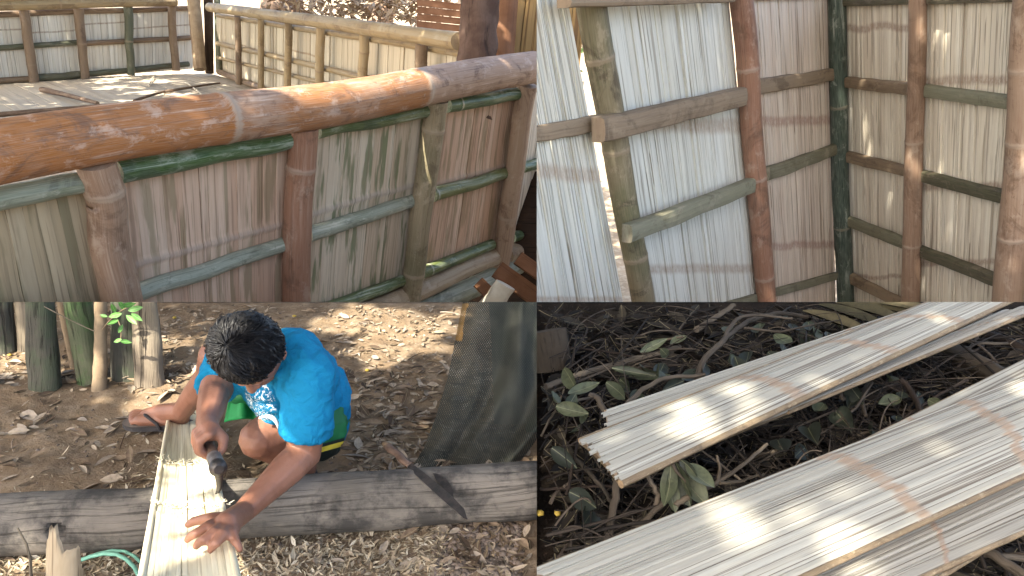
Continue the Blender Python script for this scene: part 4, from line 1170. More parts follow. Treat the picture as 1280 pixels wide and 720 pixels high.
sandal(heel_r, toe_r, (toe_r - heel_r).length); sandal(heel_l, toe_l, .235)

# tool in the right hand: handle, grey ferrule, dark head with a long narrow blade
tl = thing('adze', hc, 'small adze with a grey ferrule and narrow dark blade held in the man\'s right hand', 'adze')
mb = MB(); tube(mb, [hx0 - hd * .10, hx0, hx1 - hd * .02], [.013, .015, .016], 14); mb.build('handle', M_HNDL, tl)
mb = MB(); tube(mb, [hx1 - hd * .055, hx1 - hd * .02, hx1], [.0185, .0195, .0185], 18); mb.build('ferrule', plain('grey iron', (.28, .27, .26), (.16, .15, .15), 40, .45, .5, .1, metal=.6), tl)
mb = MB(); tube(mb, [hx1 - hd * .004, hx1 + hd * .012, hx1 + hd * .020], [.021, .022, .012], 18); mb.build('head', M_STEEL, tl)
bt = Bd(271, 617, -.004); b0 = hx1 - vy * .010 + hd * .006
mb = MB(); bw = Vector((1, .15, 0)).normalized(); rows = []
for i in range(9):
    t = i / 8; c_ = b0.lerp(bt, t) + Vector((.010, -.012, 0)) * math.sin(t * 3.1); w_ = .011 * (1 - .55 * t); th = .006 * (1 - .6 * t); dd = Vector((-.15, 1, .3)).normalized()
    rows.append([mb.vert(c_ + bw * w_ * a + dd * th * b) for a, b in ((-1, 0), (-.5, 1), (.5, 1), (1, 0), (.5, -1), (-.5, -1), (-1, 0))])
mb.grid(rows); mb.build('blade', M_STEEL, tl)

# ------------------------------------------------------------------ litter on the earth
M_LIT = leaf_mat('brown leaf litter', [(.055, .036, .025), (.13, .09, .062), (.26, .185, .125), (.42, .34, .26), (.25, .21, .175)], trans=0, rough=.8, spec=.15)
def ok_l(p): 
    x, y, z = scr(p); return x < 666 and y > 379.5
def ground_pt(px, py):
    q = on_z(px, py); q.z = hgt_l(q.x, q.y); return q
mb = MB(); cnt = 0
random.seed(21)
def dens(x, y):
    if y < 480: return .75 if x < 240 or x > 430 else .6
    if y < 640:
        if x < 200 and y > 520: return .10 if y > 545 else .3
        if x < 440: return .18
        return .8
    return .42
while cnt < 5200:
    x, y = uni(-40, 668), 378 + 345 * rnd() ** 1.35
    if rnd() > dens(x, y): continue
    q = ground_pt(x, y)
    if y < 386: q.z -= .004
    a = uni(0, 6.28); L = uni(.012, .05) if rnd() < .85 else uni(.05, .10)
    if y < 460 or (y > 650 and x < 560): L *= .65
    nrm = Vector((uni(-.5, .5), uni(-.5, .5), 1)).normalized()
    if y < 395: nrm = Vector((0, 0, 1))
    d_ = Vector((math.cos(a), math.sin(a), uni(-.1, .15) if y > 395 else 0))
    if not ok_l(q + d_ * L + Vector((0, 0, .02))) or not ok_l(q + Vector((0, 0, .015))): continue
    leaf(mb, q + Vector((0, 0, uni(.002, .012))), d_, nrm, L, L * uni(.25, .55), curl=uni(-.1, .35), fold=uni(0, .4), nseg=4); cnt += 1
tag(mb.build('leaf_litter', M_LIT), 'brown dry leaf litter scattered over the bare earth', 'leaf litter', kind='stuff')
mb = MB()
for _ in range(4600):                                     # pale chips and shavings
    r = rnd()
    if r < .55: x, y = uni(285, 560), uni(655, 722)
    elif r < .75: x, y = uni(-20, 180), uni(682, 722)
    elif r < .85: x, y = random.gauss(215, 40), random.gauss(600, 25)
    else: x, y = uni(0, 660), uni(390, 720)
    q = ground_pt(x, y)
    if not ok_l(q + Vector((.02, .02, .02))): continue
    a = uni(0, 6.28); L = uni(.006, .03) * (1.6 if rnd() < .06 else 1); d_ = Vector((math.cos(a), math.sin(a), uni(-.2, .5))).normalized()
    leaf(mb, q + Vector((0, 0, .006)), d_, Vector((uni(-1, 1), uni(-1, 1), 1.2)).normalized(), L, L * uni(.08, .4), curl=uni(0, .5), fold=.1, nseg=2)
tag(mb.build('wood_chips', leaf_mat('chips', [(.24, .175, .12), (.40, .31, .22), (.54, .45, .33), (.74, .68, .56)], trans=0, rough=.8)), 'pale wood chips and shavings strewn in front of the log', 'wood chips', kind='stuff')
mb = MB()
def pebble(mb, q, r, tone):
    k0 = len(mb.v); ph = rnd() * 50; sx, sy, sz = uni(.8, 1.3), uni(.8, 1.3), uni(.5, .8)
    for v in IC1V:
        s = 1 + .22 * noise.noise(Vector(v) * 1.4 + Vector((ph, 0, 0)))
        mb.vert((q.x + v[0] * r * s * sx, q.y + v[1] * r * s * sy, q.z + v[2] * r * s * sz), (v[0], v[1]), tone)
    for f in IC1F: mb.f.append(tuple(int(i) + k0 for i in f))
IC1V, IC1F = ico(1)
for _ in range(1500):
    if rnd() < .6: x, y = uni(540, 664), uni(645, 720)
    else: x, y = uni(-20, 664), uni(384, 720)
    q = ground_pt(x, y)
    if ok_l(q + Vector((.03, 0, .03))): pebble(mb, q, uni(.003, .012) if y > 600 else uni(.003, .008), rnd())
tag(mb.build('gravel', leaf_mat('pebbles', [(.09, .07, .055), (.17, .13, .105), (.24, .19, .16)], trans=0, rough=.85)), 'small brown pebbles on the earth before the log', 'gravel', kind='stuff')
mb = MB()
for _ in range(170):                                      # fine twigs
    x, y = uni(-20, 655), 385 + 330 * rnd(); q = ground_pt(x, y); a = uni(0, 6.28); L = uni(.03, .14)
    e = q + Vector((math.cos(a) * L, math.sin(a) * L, uni(0, .02)))
    if rnd() > dens(x, y) or not ok_l(e + Vector((.02, .02, .02))) or not ok_l(q + Vector((.02, 0.02, .02))): continue
    tube(mb, bez(q + Vector((0, 0, .006)), e + Vector((0, 0, .004)), Vector((uni(-.01, .01), uni(-.01, .01), .006)), 5), [uni(.001, .0028)] * 6, 5, tone=rnd())
tag(mb.build('twig_litter', M_LIT), 'thin dry twigs lying among the leaf litter', 'twigs', kind='stuff')
M_FRUIT = plain('yellow fruit', (.45, .33, .06), (.36, .24, .05), 40)
FRP = [(0, 0)]
for i, (x, y, lab) in enumerate(((218, 396, 'small yellow fruit on the earth right of the pale stump'), (368, 397, 'small yellow fruit on the earth above the man\'s shoulder'), (13, 446, 'small yellow fruit beside the leftmost stump'), (459, 462, 'small yellow fruit on the earth right of the man\'s back'), (531, 591, 'small yellow fruit lying just behind the log near the net'))):
    q = ground_pt(x, y); mb = MB(); pebble(mb, q + Vector((0, 0, .008)), .010, .5)
    tag(mb.build('fruit', M_FRUIT), lab, 'fruit', 'fallen yellow fruits')
# ------------------------------------------------------------------ lower right: split boards lying on a heap of branches
random.seed(99)
M_BRD = split_mat('pale split board', (.45, .435, .38), (.385, .365, .31), (.10, .075, .055), (.33, .24, .17), su=230, sv=.9, crack=.95, bandamt=1.0, c2=.85, big=2.2, rough=.7)
M_BRDG = split_mat('greyish split board', (.36, .345, .305), (.30, .28, .24), (.09, .07, .05), (.28, .2, .145), su=230, sv=.9, crack=.9, bandamt=1.0, c2=.855, big=2.2)
M_RIND = culm_mat('brown bamboo rind edge', (.20, .14, .08), (.15, .10, .06), (.09, .06, .035), (.30, .2, .12), (.40, .33, .22), su=200, sv=3, pale_amt=.4, rough=.5, big=6)
def board(quad, n, mat, label, bands, z=.3, tilt=(0, 0), thick=.012, curl=.012, rind=True, cutp=True, gap=.07, edgew=.008):
    """quad: far edge start (upper left), upper right, lower right, lower left; lengthwise runs from the left end to the right end"""
    q0 = on_z(*quad[0], z)
    pl = Plane(q0, Vector((tilt[0], tilt[1], 1)))
    q = [pl.at(*c) for c in quad]
    mb = MB()
    # strips run from quad[0]-quad[3] end (left) to quad[1]-quad[2] end (right)
    n_ = pl.n if pl.n.z > 0 else -pl.n
    strips(mb, q[0], q[3], q[2], q[1], n, n_, gap=gap, arcb=.012, depth=.0016, thick=thick * .35, bands=bands, nt=40, bulge=.03, wob=.10, edge=.010, curl=curl, ridge=.0012, tone=(.1, 1))
    root = thing('bamboo_board', (q[0] + q[2]) / 2, label, 'board', 'split boards on the branch heap')
    o = mb.build('split_face', mat, root)
    if cutp: clip(o, C0, SEAM_Hn, False); clip(o, C0, -SEAM_Vn, False)
    if rind:
        mb = MB()
        for a, b in ((q[0], q[1]), (q[3], q[2])):
            tube(mb, [a.lerp(b, i / 30) - n_ * (thick * .55) for i in range(31)], [thick * .62 * (1 + .12 * noise.noise(Vector((i * .5, 0, 0)))) for i in range(31)], 10, wob=.08, tone=.5)
        # underside rind
        rows = []
        for j in range(21):
            t = j / 20; rows.append([mb.vert(q[0].lerp(q[1], t).lerp(q[3].lerp(q[2], t), i / 6) + n_ * (curl * (1 - (2 * i / 6 - 1) ** 2) - thick * (1.1)), (i * .03, t), .5, 0) for i in range(7)])
        mb.grid(rows)
        o = mb.build('rind', M_RIND, root)
        if cutp: clip(o, C0, SEAM_Hn, False); clip(o, C0, -SEAM_Vn, False)
    return root
# rear board (its left end shows as a step), front board, pale board below them
board([(757, 513), (1190, 368), (1262, 362), (762, 560)], 13, M_BRD, 'rear split board whose stepped left end shows behind the upper front board', [(.62, .012)], z=.285, curl=.004)
board([(726, 548), (1172, 372), (1266, 372), (776, 601)], 22, M_BRD, 'upper front split board, its pale left end jutting out over dark twigs', [(.345, .024), (.59, .023), (.80, .022)], z=.315, curl=.010, thick=.018)
board([(800, 590), (1240, 392), (1330, 372), (985, 513)], 12, M_BRDG, 'narrow greyish board showing below the brown edge of the upper board', [(.80, .012)], z=.26, curl=.002)
# lower group
board([(1000, 590), (1330, 425), (1380, 470), (1040, 640)], 14, M_BRD, 'pale split board rising to the right edge behind the large lower board', [(.33, .016)], z=.32, curl=.006)
board([(655, 716), (1330, 452), (1395, 540), (880, 775)], 34, M_BRD, 'largest split board, running from the bottom left across the foreground', [(.445, .025), (.735, .023)], z=.36, curl=.016, gap=.09)
board([(900, 760), (1330, 560), (1330, 640), (990, 790)], 16, M_BRDG, 'greyish split board tucked under the near edge of the largest board', [(.52, .016)], z=.32, curl=.006)
board([(1000, 770), (1330, 575), (1330, 622), (1075, 780)], 7, M_BRDG, 'lowest board of the foreground stack with a clean pale edge', [], z=.295, curl=.004)

# branches and sticks
M_BR = wood_mat('grey brown branch', (.055, .044, .034), (.085, .068, .052), (.02, .015, .011), su=60, sv=4, crack_amt=.6, bump=.6)
M_BRL = wood_mat('pale dry branch', (.13, .105, .08), (.095, .075, .055), (.035, .028, .02), su=60, sv=4, crack_amt=.6, bump=.5)
M_BRD2 = wood_mat('dark branch', (.028, .02, .016), (.045, .032, .025), (.01, .008, .007), su=60, sv=4, crack_amt=.6, bump=.6)
def ok_r(p):
    x, y, z = scr(p); return x > 673.5 and y > 379.5
def zat(px, py): return max(0.03, .05 + .10 * min(1, (py - 380) / 150))
def branch(pts, r0, r1, mat, label, z=None, name='branch', grp='branches in the heap'):
    P3 = []
    for i, c in enumerate(pts):
        zz = c[2] if len(c) > 2 else (z if z is not None else zat(c[0], c[1]))
        P3.append(on_z(c[0], c[1], zz))
    out = []
    for i in range(len(P3) - 1):                          # Catmull-Rom
        a, b, c, d = P3[max(i - 1, 0)], P3[i], P3[i + 1], P3[min(i + 2, len(P3) - 1)]
        for j in range(6):
            t = j / 6; out.append(.5 * ((2 * b) + (c - a) * t + (2 * a - 5 * b + 4 * c - d) * t * t + (3 * b - a - 3 * c + d) * t ** 3))
    out.append(P3[-1])
    n = len(out); ph = rnd() * 60
    out = [p + Vector((noise.noise(Vector((i * .5, ph, 0))), noise.noise(Vector((i * .5, ph, 4))), noise.noise(Vector((i * .5, ph, 8))))) * .006 for i, p in enumerate(out)]
    mb = MB(); rad = []
    for i, p in enumerate(out):
        zc = scr(p)[2]; t = i / (n - 1)
        rad.append(.8 * (r0 + (r1 - r0) * t) * zc / FPX * (1 + .12 * noise.noise(Vector((i * .7, ph, 2)))))
    tube(mb, out, rad, 9, wob=.15, tone=rnd())
    o = mb.build(name, mat); clip(o, C0, SEAM_Hn); clip(o, C0, -SEAM_Vn)
    return tag(o, label, 'branch', grp)
BL = [
 ([(682, 484), (720, 470), (760, 458), (800, 448), (850, 434)], 5.5, 4, M_BRL, 'pale grey branch lying left of the leaf pile, pointing at the left border'),
 ([(760, 520, .2), (748, 500, .22), (736, 492, .24)], 5, 4, M_BR, 'short bent grey branch end left of the upper boards'),
 ([(778, 512, .2), (800, 490, .2), (830, 474, .2), (880, 468, .18)], 4.5, 3, M_BRL, 'curved branch springing from behind the rear board'),
 ([(870, 478, .16), (880, 450, .2), (905, 425, .22), (930, 405, .2), (968, 392, .16), (1010, 396, .12)], 5, 3, M_BR, 'long arching branch in the middle of the dark heap'),
 ([(905, 424, .22), (918, 402, .24), (940, 394, .24), (990, 398, .22)], 3.5, 2, M_BR, 'side shoot of the arching branch curving right'),
 ([(870, 412, .1), (895, 396, .12), (918, 381, .14)], 5, 4, M_BRL, 'short pale branch slanting up to the far rim of the heap'),
 ([(760, 670, .10), (768, 630, .16), (772, 600, .20)], 7, 6, M_BR, 'upright dark stub under the corner of the upper front board'),
 ([(790, 664, .13), (815, 642, .16), (822, 622, .2), (816, 606, .23), (809, 594, .25)], 5, 3.5, M_BRL, 'forked pale branch standing between the boards, left stem'),
 ([(815, 642, .17), (832, 625, .2), (842, 600, .24), (848, 578, .26)], 4.5, 3.5, M_BR, 'dark stem of the forked branch beside the green leaves'),
 ([(845, 632, .2), (870, 616, .22), (898, 602, .22), (925, 583, .22), (958, 556, .2)], 5, 2.5, M_BRL, 'pale thin branch with two prongs beside the green leaves'),
 ([(896, 602, .22), (900, 586, .24), (896, 570, .26)], 3, 2, M_BRL, 'upright prong of the pale branch among the green leaves'),
 ([(900, 604, .22), (930, 600, .2), (955, 592, .19)], 3, 1.5, M_BRL, 'straight right prong of the pale branch'),
 ([(718, 573, .10), (736, 590, .11), (755, 612, .12), (762, 626, .12)], 4, 3, M_BR, 'reddish stick between the left border and the stub'),
 ([(675, 612, .08), (720, 610, .1), (770, 607, .12), (830, 606, .12)], 2.5, 2, M_BRD2, 'long straight dark twig under the end of the upper board'),
 ([(700, 575, .1), (725, 600, .1), (760, 634, .11)], 1.8, 1.2, M_BRL, 'thin pale twig crossing the dark ground at left'),
 ([(700, 670, .06), (730, 645, .08), (780, 640, .09), (800, 642, .1)], 3, 2, M_BRD2, 'dark bent twig at the lower left of the heap'),
 ([(1200, 665, .2), (1235, 690, .2), (1290, 725, .2)], 7, 9, M_BR, 'grey brown branch below the foreground boards at right'),
 ([(1195, 660, .30), (1210, 672, .26), (1228, 690, .2), (1300, 700, .15)], 3.5, 5, M_BRL, 'pale bent branch end hooked over the lowest board'),
 ([(1245, 640, .2), (1290, 680, .2)], 6, 6, M_BR, 'thick dark branch at the right edge below the boards'),
 ([(1215, 640, .15), (1255, 700, .12), (1262, 740, .1)], 4, 5, M_BRD2, 'dark stick leaning below the foreground boards'),
 ([(1140, 545, .10), (1150, 520, .14), (1140, 490, .16), (1126, 474, .18)], 5, 4, M_BRD2, 'dark curved stem among leaves between the two board stacks'),
 ([(1085, 478, .12), (1078, 500, .14), (1082, 520, .14)], 4, 3, M_BR, 'short hooked stem below the narrow greyish board'),
 ([(1040, 476, .26), (1048, 488, .22), (1056, 500, .2)], 3, 3, M_BR, 'short reddish twig poking out under the narrow greyish board'),
 ([(1210, 475, .15), (1180, 490, .14), (1140, 515, .13), (1100, 540, .12)], 2.5, 2, M_BRD2, 'dark thin branch running down from the half buried pole'),
 ([(975, 545, .12), (1040, 515, .14), (1085, 505, .14)], 2.2, 1.5, M_BR, 'thin twig among the big leaves between the boards'),
 ([(745, 590, .1), (700, 592, .08), (676, 600, .07)], 3, 2, M_BRD2, 'dark twig reaching the left border below the board end'),
 ([(672, 440, .1), (700, 434, .1), (760, 440, .1), (800, 448, .1)], 2, 1.5, M_BRD2, 'reddish thin twig arching over the left of the heap'),
 ([(676, 545, .06), (690, 520, .1), (706, 486, .14)], 2, 1.5, M_BRL, 'thin pale twig upright near the left border'),
]
for b in BL: branch(b[0], b[1], b[2], b[3], b[4])
branch([(1150, 425, .06), (1200, 445, .08), (1262, 480, .10)], 17, 17, M_BR, 'thick brown half buried pole between the two board stacks', name='buried_pole', grp=None)
branch([(1168, 404, .05), (1215, 412, .08), (1290, 440, .10)], 7, 8, M_BRD2, 'dark pole lying above the thick buried pole at the right', name='buried_pole', grp=None)
mbx = [(690, 405, 690, 470, 20)]
A, B = on_z(692, 462, .02), on_z(690, 470, .02)
mb = MB(); zz = scr(A)[2]; top = P(684, 413, zz); tube(mb, [A.lerp(top, i / 8) for i in range(9)], 24 * zz / FPX, 20, wob=.12)
o = mb.build('sawn_stump', wood_mat('old sawn wood', (.055, .042, .03), (.08, .06, .042), (.03, .022, .016), su=60, sv=6, crack_amt=.4, bump=.8)); clip(o, C0, -SEAM_Vn)
tag(o, 'dull brown sawn stump half hidden at the left border of the heap', 'stump')
# long dark folded fronds lying at the far rim
M_FROND = leaf_mat('dry frond', [(.05, .045, .025), (.09, .075, .04), (.13, .105, .06)], trans=0, rough=.7)
for i, (p, q) in enumerate((((1030, 384), (1105, 412)), ((1052, 381), (1128, 404)), ((1080, 381), (1150, 398)), ((1010, 392), (1085, 420)), ((1104, 381), (1160, 392)))):
    a, b = on_z(*p, .10 + .01 * i), on_z(*q, .12 + .01 * i); mb = MB(); d = (b - a)
    leaf(mb, a - d * .1, d, Vector((0, -.5, 1)), d.length * 1.3, .075, curl=.05, fold=.5, tone=.2 * i, nseg=10)
    o = mb.build('frond', M_FROND); clip(o, C0, SEAM_Hn, False)
    tag(o, ['dark dry frond lying behind the upper board, second from the left', 'dark dry frond in the middle of those behind the upper board', 'dark dry frond second from the right behind the upper board', 'leftmost dark dry frond behind the upper board', 'short dry frond at the far right by the rim'][i], 'frond', 'dry fronds behind the upper board')
# leafy sprays with broad leaves
M_BIGL = leaf_mat('broad dull leaves', [(.018, .023, .018), (.028, .034, .024), (.05, .06, .034), (.11, .12, .07)], vein=(.2, .2, .12), trans=.08, rough=.5, spec=.35)
def spray(label, stem, leaves, tone):
    root = thing('leafy_branch', on_z(stem[0][0], stem[0][1], .2), label, 'leafy branch')
    mb = MB(); pts = [on_z(*c) for c in stem]; tube(mb, pts, [.006 - .004 * i / max(1, len(pts) - 1) for i in range(len(pts))], 7); mb.build('stem', M_BR, root)
    for (x, y, z, dx, dy, dz, L, W, t) in leaves:
        a = on_z(x, y, z); b = on_z(x + dx, y + dy, z + dz); mb = MB()
        leaf(mb, a, b - a, (C0 - a).normalized() + Vector((uni(-.7, .7), uni(-.3, .3), uni(-.2, .5))), L * .74, W * .74, curl=uni(.1, .7), fold=uni(.1, .6), tone=t, nseg=8)
        o = mb.build('leaf', M_BIGL, root); clip(o, C0, -SEAM_Vn, False)
spray('spray of broad pale green leaves hanging at the end of the upper front board', [(838, 575, .30), (846, 590, .28), (860, 605, .25)],
      [(838, 580, .29, -4, 60, -.10, .15, .075, .75), (845, 578, .29, 16, 44, -.08, .16, .10, .5), (858, 580, .29, 28, 28, -.03, .13, .09, .95), (852, 596, .26, 24, 28, -.05, .13, .085, .9), (836, 598, .26, 6, 40, -.08, .12, .06, .8), (850, 574, .30, 22, 20, -.03, .09, .05, .35)], .8)
lv = []
for (x, y, dx, dy, L, W, t) in ((1010, 535, 30, 55, .17, .10, .1), (1045, 515, 40, 45, .17, .11, .25), (1060, 560, 50, 20, .15, .09, .45), (1086, 530, 0, 45, .13, .07, .3), (1110, 470, 6, 40, .13, .08, .95), (1098, 505, 30, -4, .12, .07, .8), (1030, 505, -26, 30, .12, .07, .85), (1128, 490, -4, 28, .10, .06, .3), (1060, 480, 24, 30, .12, .09, .15), (1006, 560, -26, 22, .13, .08, .1), (1160, 500, 24, 12, .10, .06, .9), (972, 550, 20, 40, .16, .10, .05), (1040, 570, -14, 30, .12, .08, .1), (1120, 520, 8, 34, .09, .05, .2)):
    lv.append((x, y, uni(.13, .22), dx, dy, uni(-.05, .03), L, W, t))
spray('dense spray of broad dark leaves lying in the gap between the two board stacks', [(1090, 478, .18), (1070, 510, .17), (1030, 540, .15), (985, 560, .12)], lv, .2)
lv = []
for (x, y, dx, dy, L, W, t) in ((1000, 425, 14, 30, .13, .07, .1), (1018, 410, -4, 34, .13, .07, .8), (980, 432, -6, 28, .12, .06, .4), (1034, 415, 10, 24, .11, .06, .15), (960, 440, 20, 20, .13, .07, .3), (946, 416, 12, -16, .12, .08, .7), (1045, 404, 16, 14, .10, .05, .8), (990, 405, 6, 26, .12, .06, .1), (968, 418, 22, 14, .12, .07, .75), (936, 440, -6, 26, .12, .07, .15), (1012, 440, -14, 18, .1, .06, .15)):
    lv.append((x, y, uni(.14, .2), dx, dy, uni(-.04, .02), L * 1.2, W * 1.2, t))
spray('spray of drooping dark leaves above the middle of the upper boards', [(930, 410, .2), (975, 415, .2), (1020, 405, .2), (1050, 400, .18)], lv, .2)
lv = []
for (x, y, dx, dy, L, W, t) in ((710, 492, 40, -12, .15, .05, .95), (695, 508, 32, 8, .14, .06, .85), (758, 478, 28, 22, .15, .06, .7), (775, 474, 26, 26, .15, .055, .6), (800, 440, 30, -14, .15, .045, .95), (838, 430, 18, -6, .09, .05, 1.0), (826, 436, 22, 24, .14, .05, .6), (765, 460, 40, 8, .16, .04, .55), (786, 470, 40, 0, .16, .04, .6), (800, 455, 24, 22, .13, .05, .5), (718, 505, 12, 40, .13, .05, .55), (726, 530, -14, 20, .12, .04, .6), (690, 560, 26, 20, .12, .06, .1), (740, 640, -20, 30, .12, .07, .25), (712, 615, 30, 16, .14, .07, .05), (852, 474, 30, -8, .13, .07, .45), (828, 488, 30, -14, .12, .06, .2), (880, 470, -6, -26, .1, .05, .1)):
    lv.append((x, y, uni(.12, .18), dx, dy, uni(-.02, .02), L * 1.25, W * 1.25, t))
spray('spray of curled grey green leaves left of the rear board', [(690, 490, .13), (760, 462, .14), (820, 440, .14)], lv, .8)

for i in range(34):
    for _t in range(40):
        x, y = uni(690, 1270), uni(388, 700); a_ = random.gauss(-.35, .7); L_ = uni(40, 130)
        pts = [(x, y, uni(.04, .13)), (x + L_ * .5 * math.cos(a_) + uni(-12, 12), y + L_ * .5 * math.sin(a_) + uni(-12, 12), uni(.06, .17)), (x + L_ * math.cos(a_), y + L_ * math.sin(a_), uni(.04, .15))]
        if all(678 < p[0] < 1300 and 384 < p[1] < 725 for p in pts): break
    w_ = uni(1.2, 3.6)
    branch(pts, w_, w_ * .6, random.choice([M_BR, M_BR, M_BRL, M_BRD2]), 'thin crooked dry branch lost in the dark tangle of the heap', grp='thin branches of the tangle')
lv = []
for _ in range(26):
    x, y = random.choice([(uni(985, 1150), uni(480, 570)), (uni(880, 1060), uni(395, 450)), (uni(690, 860), uni(445, 520))])
    lv.append((x, y, uni(.12, .2), uni(-16, 22), uni(14, 40), uni(-.06, .02), uni(.12, .18), uni(.06, .10), rnd() ** 1.5))
spray('scattered big drooping dark leaves on twigs all along the middle of the heap', [(900, 430, .1), (980, 470, .1), (1060, 520, .1)], lv, .3)
# fine tangle
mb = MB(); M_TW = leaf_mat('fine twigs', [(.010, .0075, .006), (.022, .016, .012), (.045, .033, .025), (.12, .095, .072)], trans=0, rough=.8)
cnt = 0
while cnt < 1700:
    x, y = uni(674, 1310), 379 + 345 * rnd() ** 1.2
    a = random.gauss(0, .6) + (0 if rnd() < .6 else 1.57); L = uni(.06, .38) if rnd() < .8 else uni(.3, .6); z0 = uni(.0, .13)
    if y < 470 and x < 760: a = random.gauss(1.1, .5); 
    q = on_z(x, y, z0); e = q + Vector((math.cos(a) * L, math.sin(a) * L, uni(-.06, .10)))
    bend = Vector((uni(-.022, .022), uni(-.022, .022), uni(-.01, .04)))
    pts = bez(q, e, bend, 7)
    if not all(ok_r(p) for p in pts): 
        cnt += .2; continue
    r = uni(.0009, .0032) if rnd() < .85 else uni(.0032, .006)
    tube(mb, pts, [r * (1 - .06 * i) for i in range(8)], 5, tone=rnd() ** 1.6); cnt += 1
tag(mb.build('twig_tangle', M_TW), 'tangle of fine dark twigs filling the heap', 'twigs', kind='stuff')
mb = MB(); cnt = 0
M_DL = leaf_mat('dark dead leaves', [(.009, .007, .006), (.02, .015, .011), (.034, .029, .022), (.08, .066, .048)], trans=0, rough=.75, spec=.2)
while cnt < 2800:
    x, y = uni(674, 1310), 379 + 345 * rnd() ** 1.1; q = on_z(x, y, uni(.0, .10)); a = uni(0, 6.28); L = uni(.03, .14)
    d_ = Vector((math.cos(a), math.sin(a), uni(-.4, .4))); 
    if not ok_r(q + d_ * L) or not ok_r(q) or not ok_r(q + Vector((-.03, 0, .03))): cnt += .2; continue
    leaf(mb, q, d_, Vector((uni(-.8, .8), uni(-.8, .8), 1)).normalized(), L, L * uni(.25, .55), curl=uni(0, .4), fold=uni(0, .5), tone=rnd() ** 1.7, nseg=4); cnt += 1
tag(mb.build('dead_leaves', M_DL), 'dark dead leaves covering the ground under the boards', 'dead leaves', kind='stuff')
for i, (x, y, lab) in enumerate(((675, 641, 'small yellow fruit at the left border of the dark heap'), (697, 641, 'small yellow fruit in the dark heap beside the one at the border'))):
    mb = MB(); pebble(mb, on_z(x, y, .05), .012, .5); o = mb.build('fruit', M_FRUIT); clip(o, C0, -SEAM_Vn); tag(o, lab, 'fruit', 'fallen yellow fruits')

# ------------------------------------------------------------------ unseen trees added to shade the place, gaps cut for sun patches
M_SHADE_CROWN = leaf_mat('added shade leaves', [(.07, .11, .05), (.10, .14, .065), (.13, .17, .08)], trans=.35)
HOLES = []
def hole(px, py, r, z=0.0, p=None):
    HOLES.append((p if p is not None else on_z(px, py, z), r))
# sun patches on the bare earth
for (x, y, r) in ((432, 400, .16), (455, 403, .16), (480, 411, .11), (540, 396, .12), (505, 424, .13), (528, 430, .13), (470, 440, .09), (556, 412, .05), (214, 427, .08), (196, 496, .13), (212, 508, .10), (172, 500, .05), (8, 452, .10), (30, 470, .05), (60, 455, .05), (470, 590, .10), (500, 556, .05), (655, 590, .05), (600, 700, .06), (560, 402, .04), (300, 690, .05), (30, 700, .10), (420, 395, .08), (515, 404, .07), (490, 436, .05), (545, 425, .05), (575, 390, .05), (268, 430, .03), (255, 402, .03)): hole(x, y, r)
for (x, y, z, r) in ((190, 440, .15, .10), (180, 470, .08, .09), (172, 405, .25, .05), (27, 425, .05, .06), (165, 410, .22, .04), (105, 385, .28, .06), (112, 450, .1, .05)): hole(x, y, r, z)
for (x, y, r) in ((225, 545, .07), (212, 570, .09), (232, 605, .08), (205, 640, .09), (235, 660, .08), (215, 695, .10), (270, 708, .08), (250, 560, .06)): hole(x, y, r, .22)
# on the board stacks
for (x, y, r, z) in ((888, 522, .045, .31), (930, 498, .03, .31), (812, 566, .05, .31), (985, 470, .05, .31), (1178, 392, .025, .31), (1005, 475, .04, .31), (985, 642, .042, .36), (872, 672, .03, .36), (1246, 476, .07, .34), (1050, 690, .06, .33), (1120, 560, .04, .36), (868, 596, .05, .25), (750, 470, .03, .12), (836, 432, .03, .15), (700, 612, .02, .05)): hole(x, y, r, z)
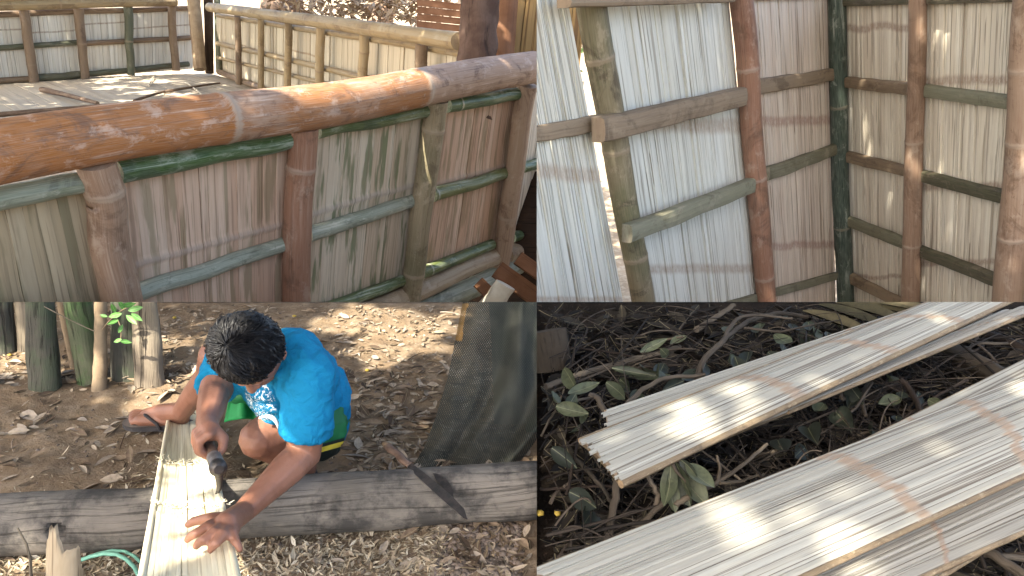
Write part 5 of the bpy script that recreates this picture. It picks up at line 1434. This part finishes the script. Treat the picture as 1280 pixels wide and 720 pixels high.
# on the hut floor and beneath the railing
for (x, y, r) in ((118, 97, .22), (135, 98, .25), (150, 98, .2), (124, 103, .2), (128, 109, .2), (145, 110, .22), (170, 102, .22), (190, 101, .28), (205, 103, .18), (182, 115, .22), (198, 116, .2), (218, 118, .25), (228, 119, .2), (131, 128, .15), (124, 88, .2)): hole(x, y, r, ZF)
hole(0, 0, .5, p=P(620, 365, 7.5)); hole(0, 0, .4, p=P(655, 325, 7.5))
hole(0, 0, .35, p=P(395, 20, 16)); 
random.seed(5)
def crown(name, zc, x0, x1, y0, y1, n, label, size=.30):
    """leaves spread through a flat crown added for shade; openings where the photograph shows sun reaching the ground"""
    mb = MB()
    for _ in range(n):
        z = zc + uni(-.35, .35)
        c = Vector((uni(x0, x1), uni(y0, y1), z))
        g = False
        for p, r in HOLES:
            h = p + SUN * ((z - p.z) / SUN.z)
            dx, dy = c.x - h.x, c.y - h.y
            if dx * dx + dy * dy < (r * 1.15 + size * .36 + .05 * noise.noise(c * 6)) ** 2: g = True; break
        if g: continue
        a = uni(0, 6.28)
        leaf(mb, c, Vector((math.cos(a), math.sin(a), uni(-.3, .3))), Vector((uni(-.35, .35), uni(-.35, .35), 1)).normalized(), size * uni(.7, 1.2), size * uni(.5, .75), curl=.1, fold=.1, nseg=2)
    root = thing(name, ((x0 + x1) / 2, y0, -2.6), label, 'tree')
    o = mb.build('added_crown', M_SHADE_CROWN, root)
    t = MB(); f = Vector((x0 - .5, y0 - .8, -2.6)); tube(t, bez(f, Vector((x0 + .6, (y0 + y1) / 2, zc)), Vector((-.5, 0, 1)), 14), [.22 - .010 * i for i in range(15)], 14, wob=.1); t.build('trunk', M_TRK, root)
def span(z, x0, x1, y0, y1, zlo):
    k0 = (z - zlo) / SUN.z
    return x0 + SUN.x * k0, x1 + SUN.x * k0, y0 + SUN.y * k0, y1 + SUN.y * k0
zc = 6.0
crown('added_shade_tree', 3.4, *span(3.4, -2.7, .0, .7, 4.4, .1), 7500, 'leafy tree outside the picture shading the man', size=.16)  # unseen tree added to shade the man
crown('added_shade_tree', zc, *span(zc, .0, 3.4, .7, 4.4, .1), 6000, 'leafy tree outside the picture shading the stacked boards', size=.20)  # unseen tree added to shade the stacked boards
zc = 5.2
crown('added_shade_tree', zc, *span(zc, -5.2, 8.0, 3.6, 10.5, .2), 13000, 'broad leafy tree outside the picture shading the bamboo railing', size=.32)  # unseen tree added to shade the bamboo railing
crown('added_shade_tree', zc, *span(zc, -12.5, .2, 9.5, 22.5, .4), 12500, 'leafy tree outside the picture shading the hut floor', size=.42)  # unseen tree added to shade the hut floor
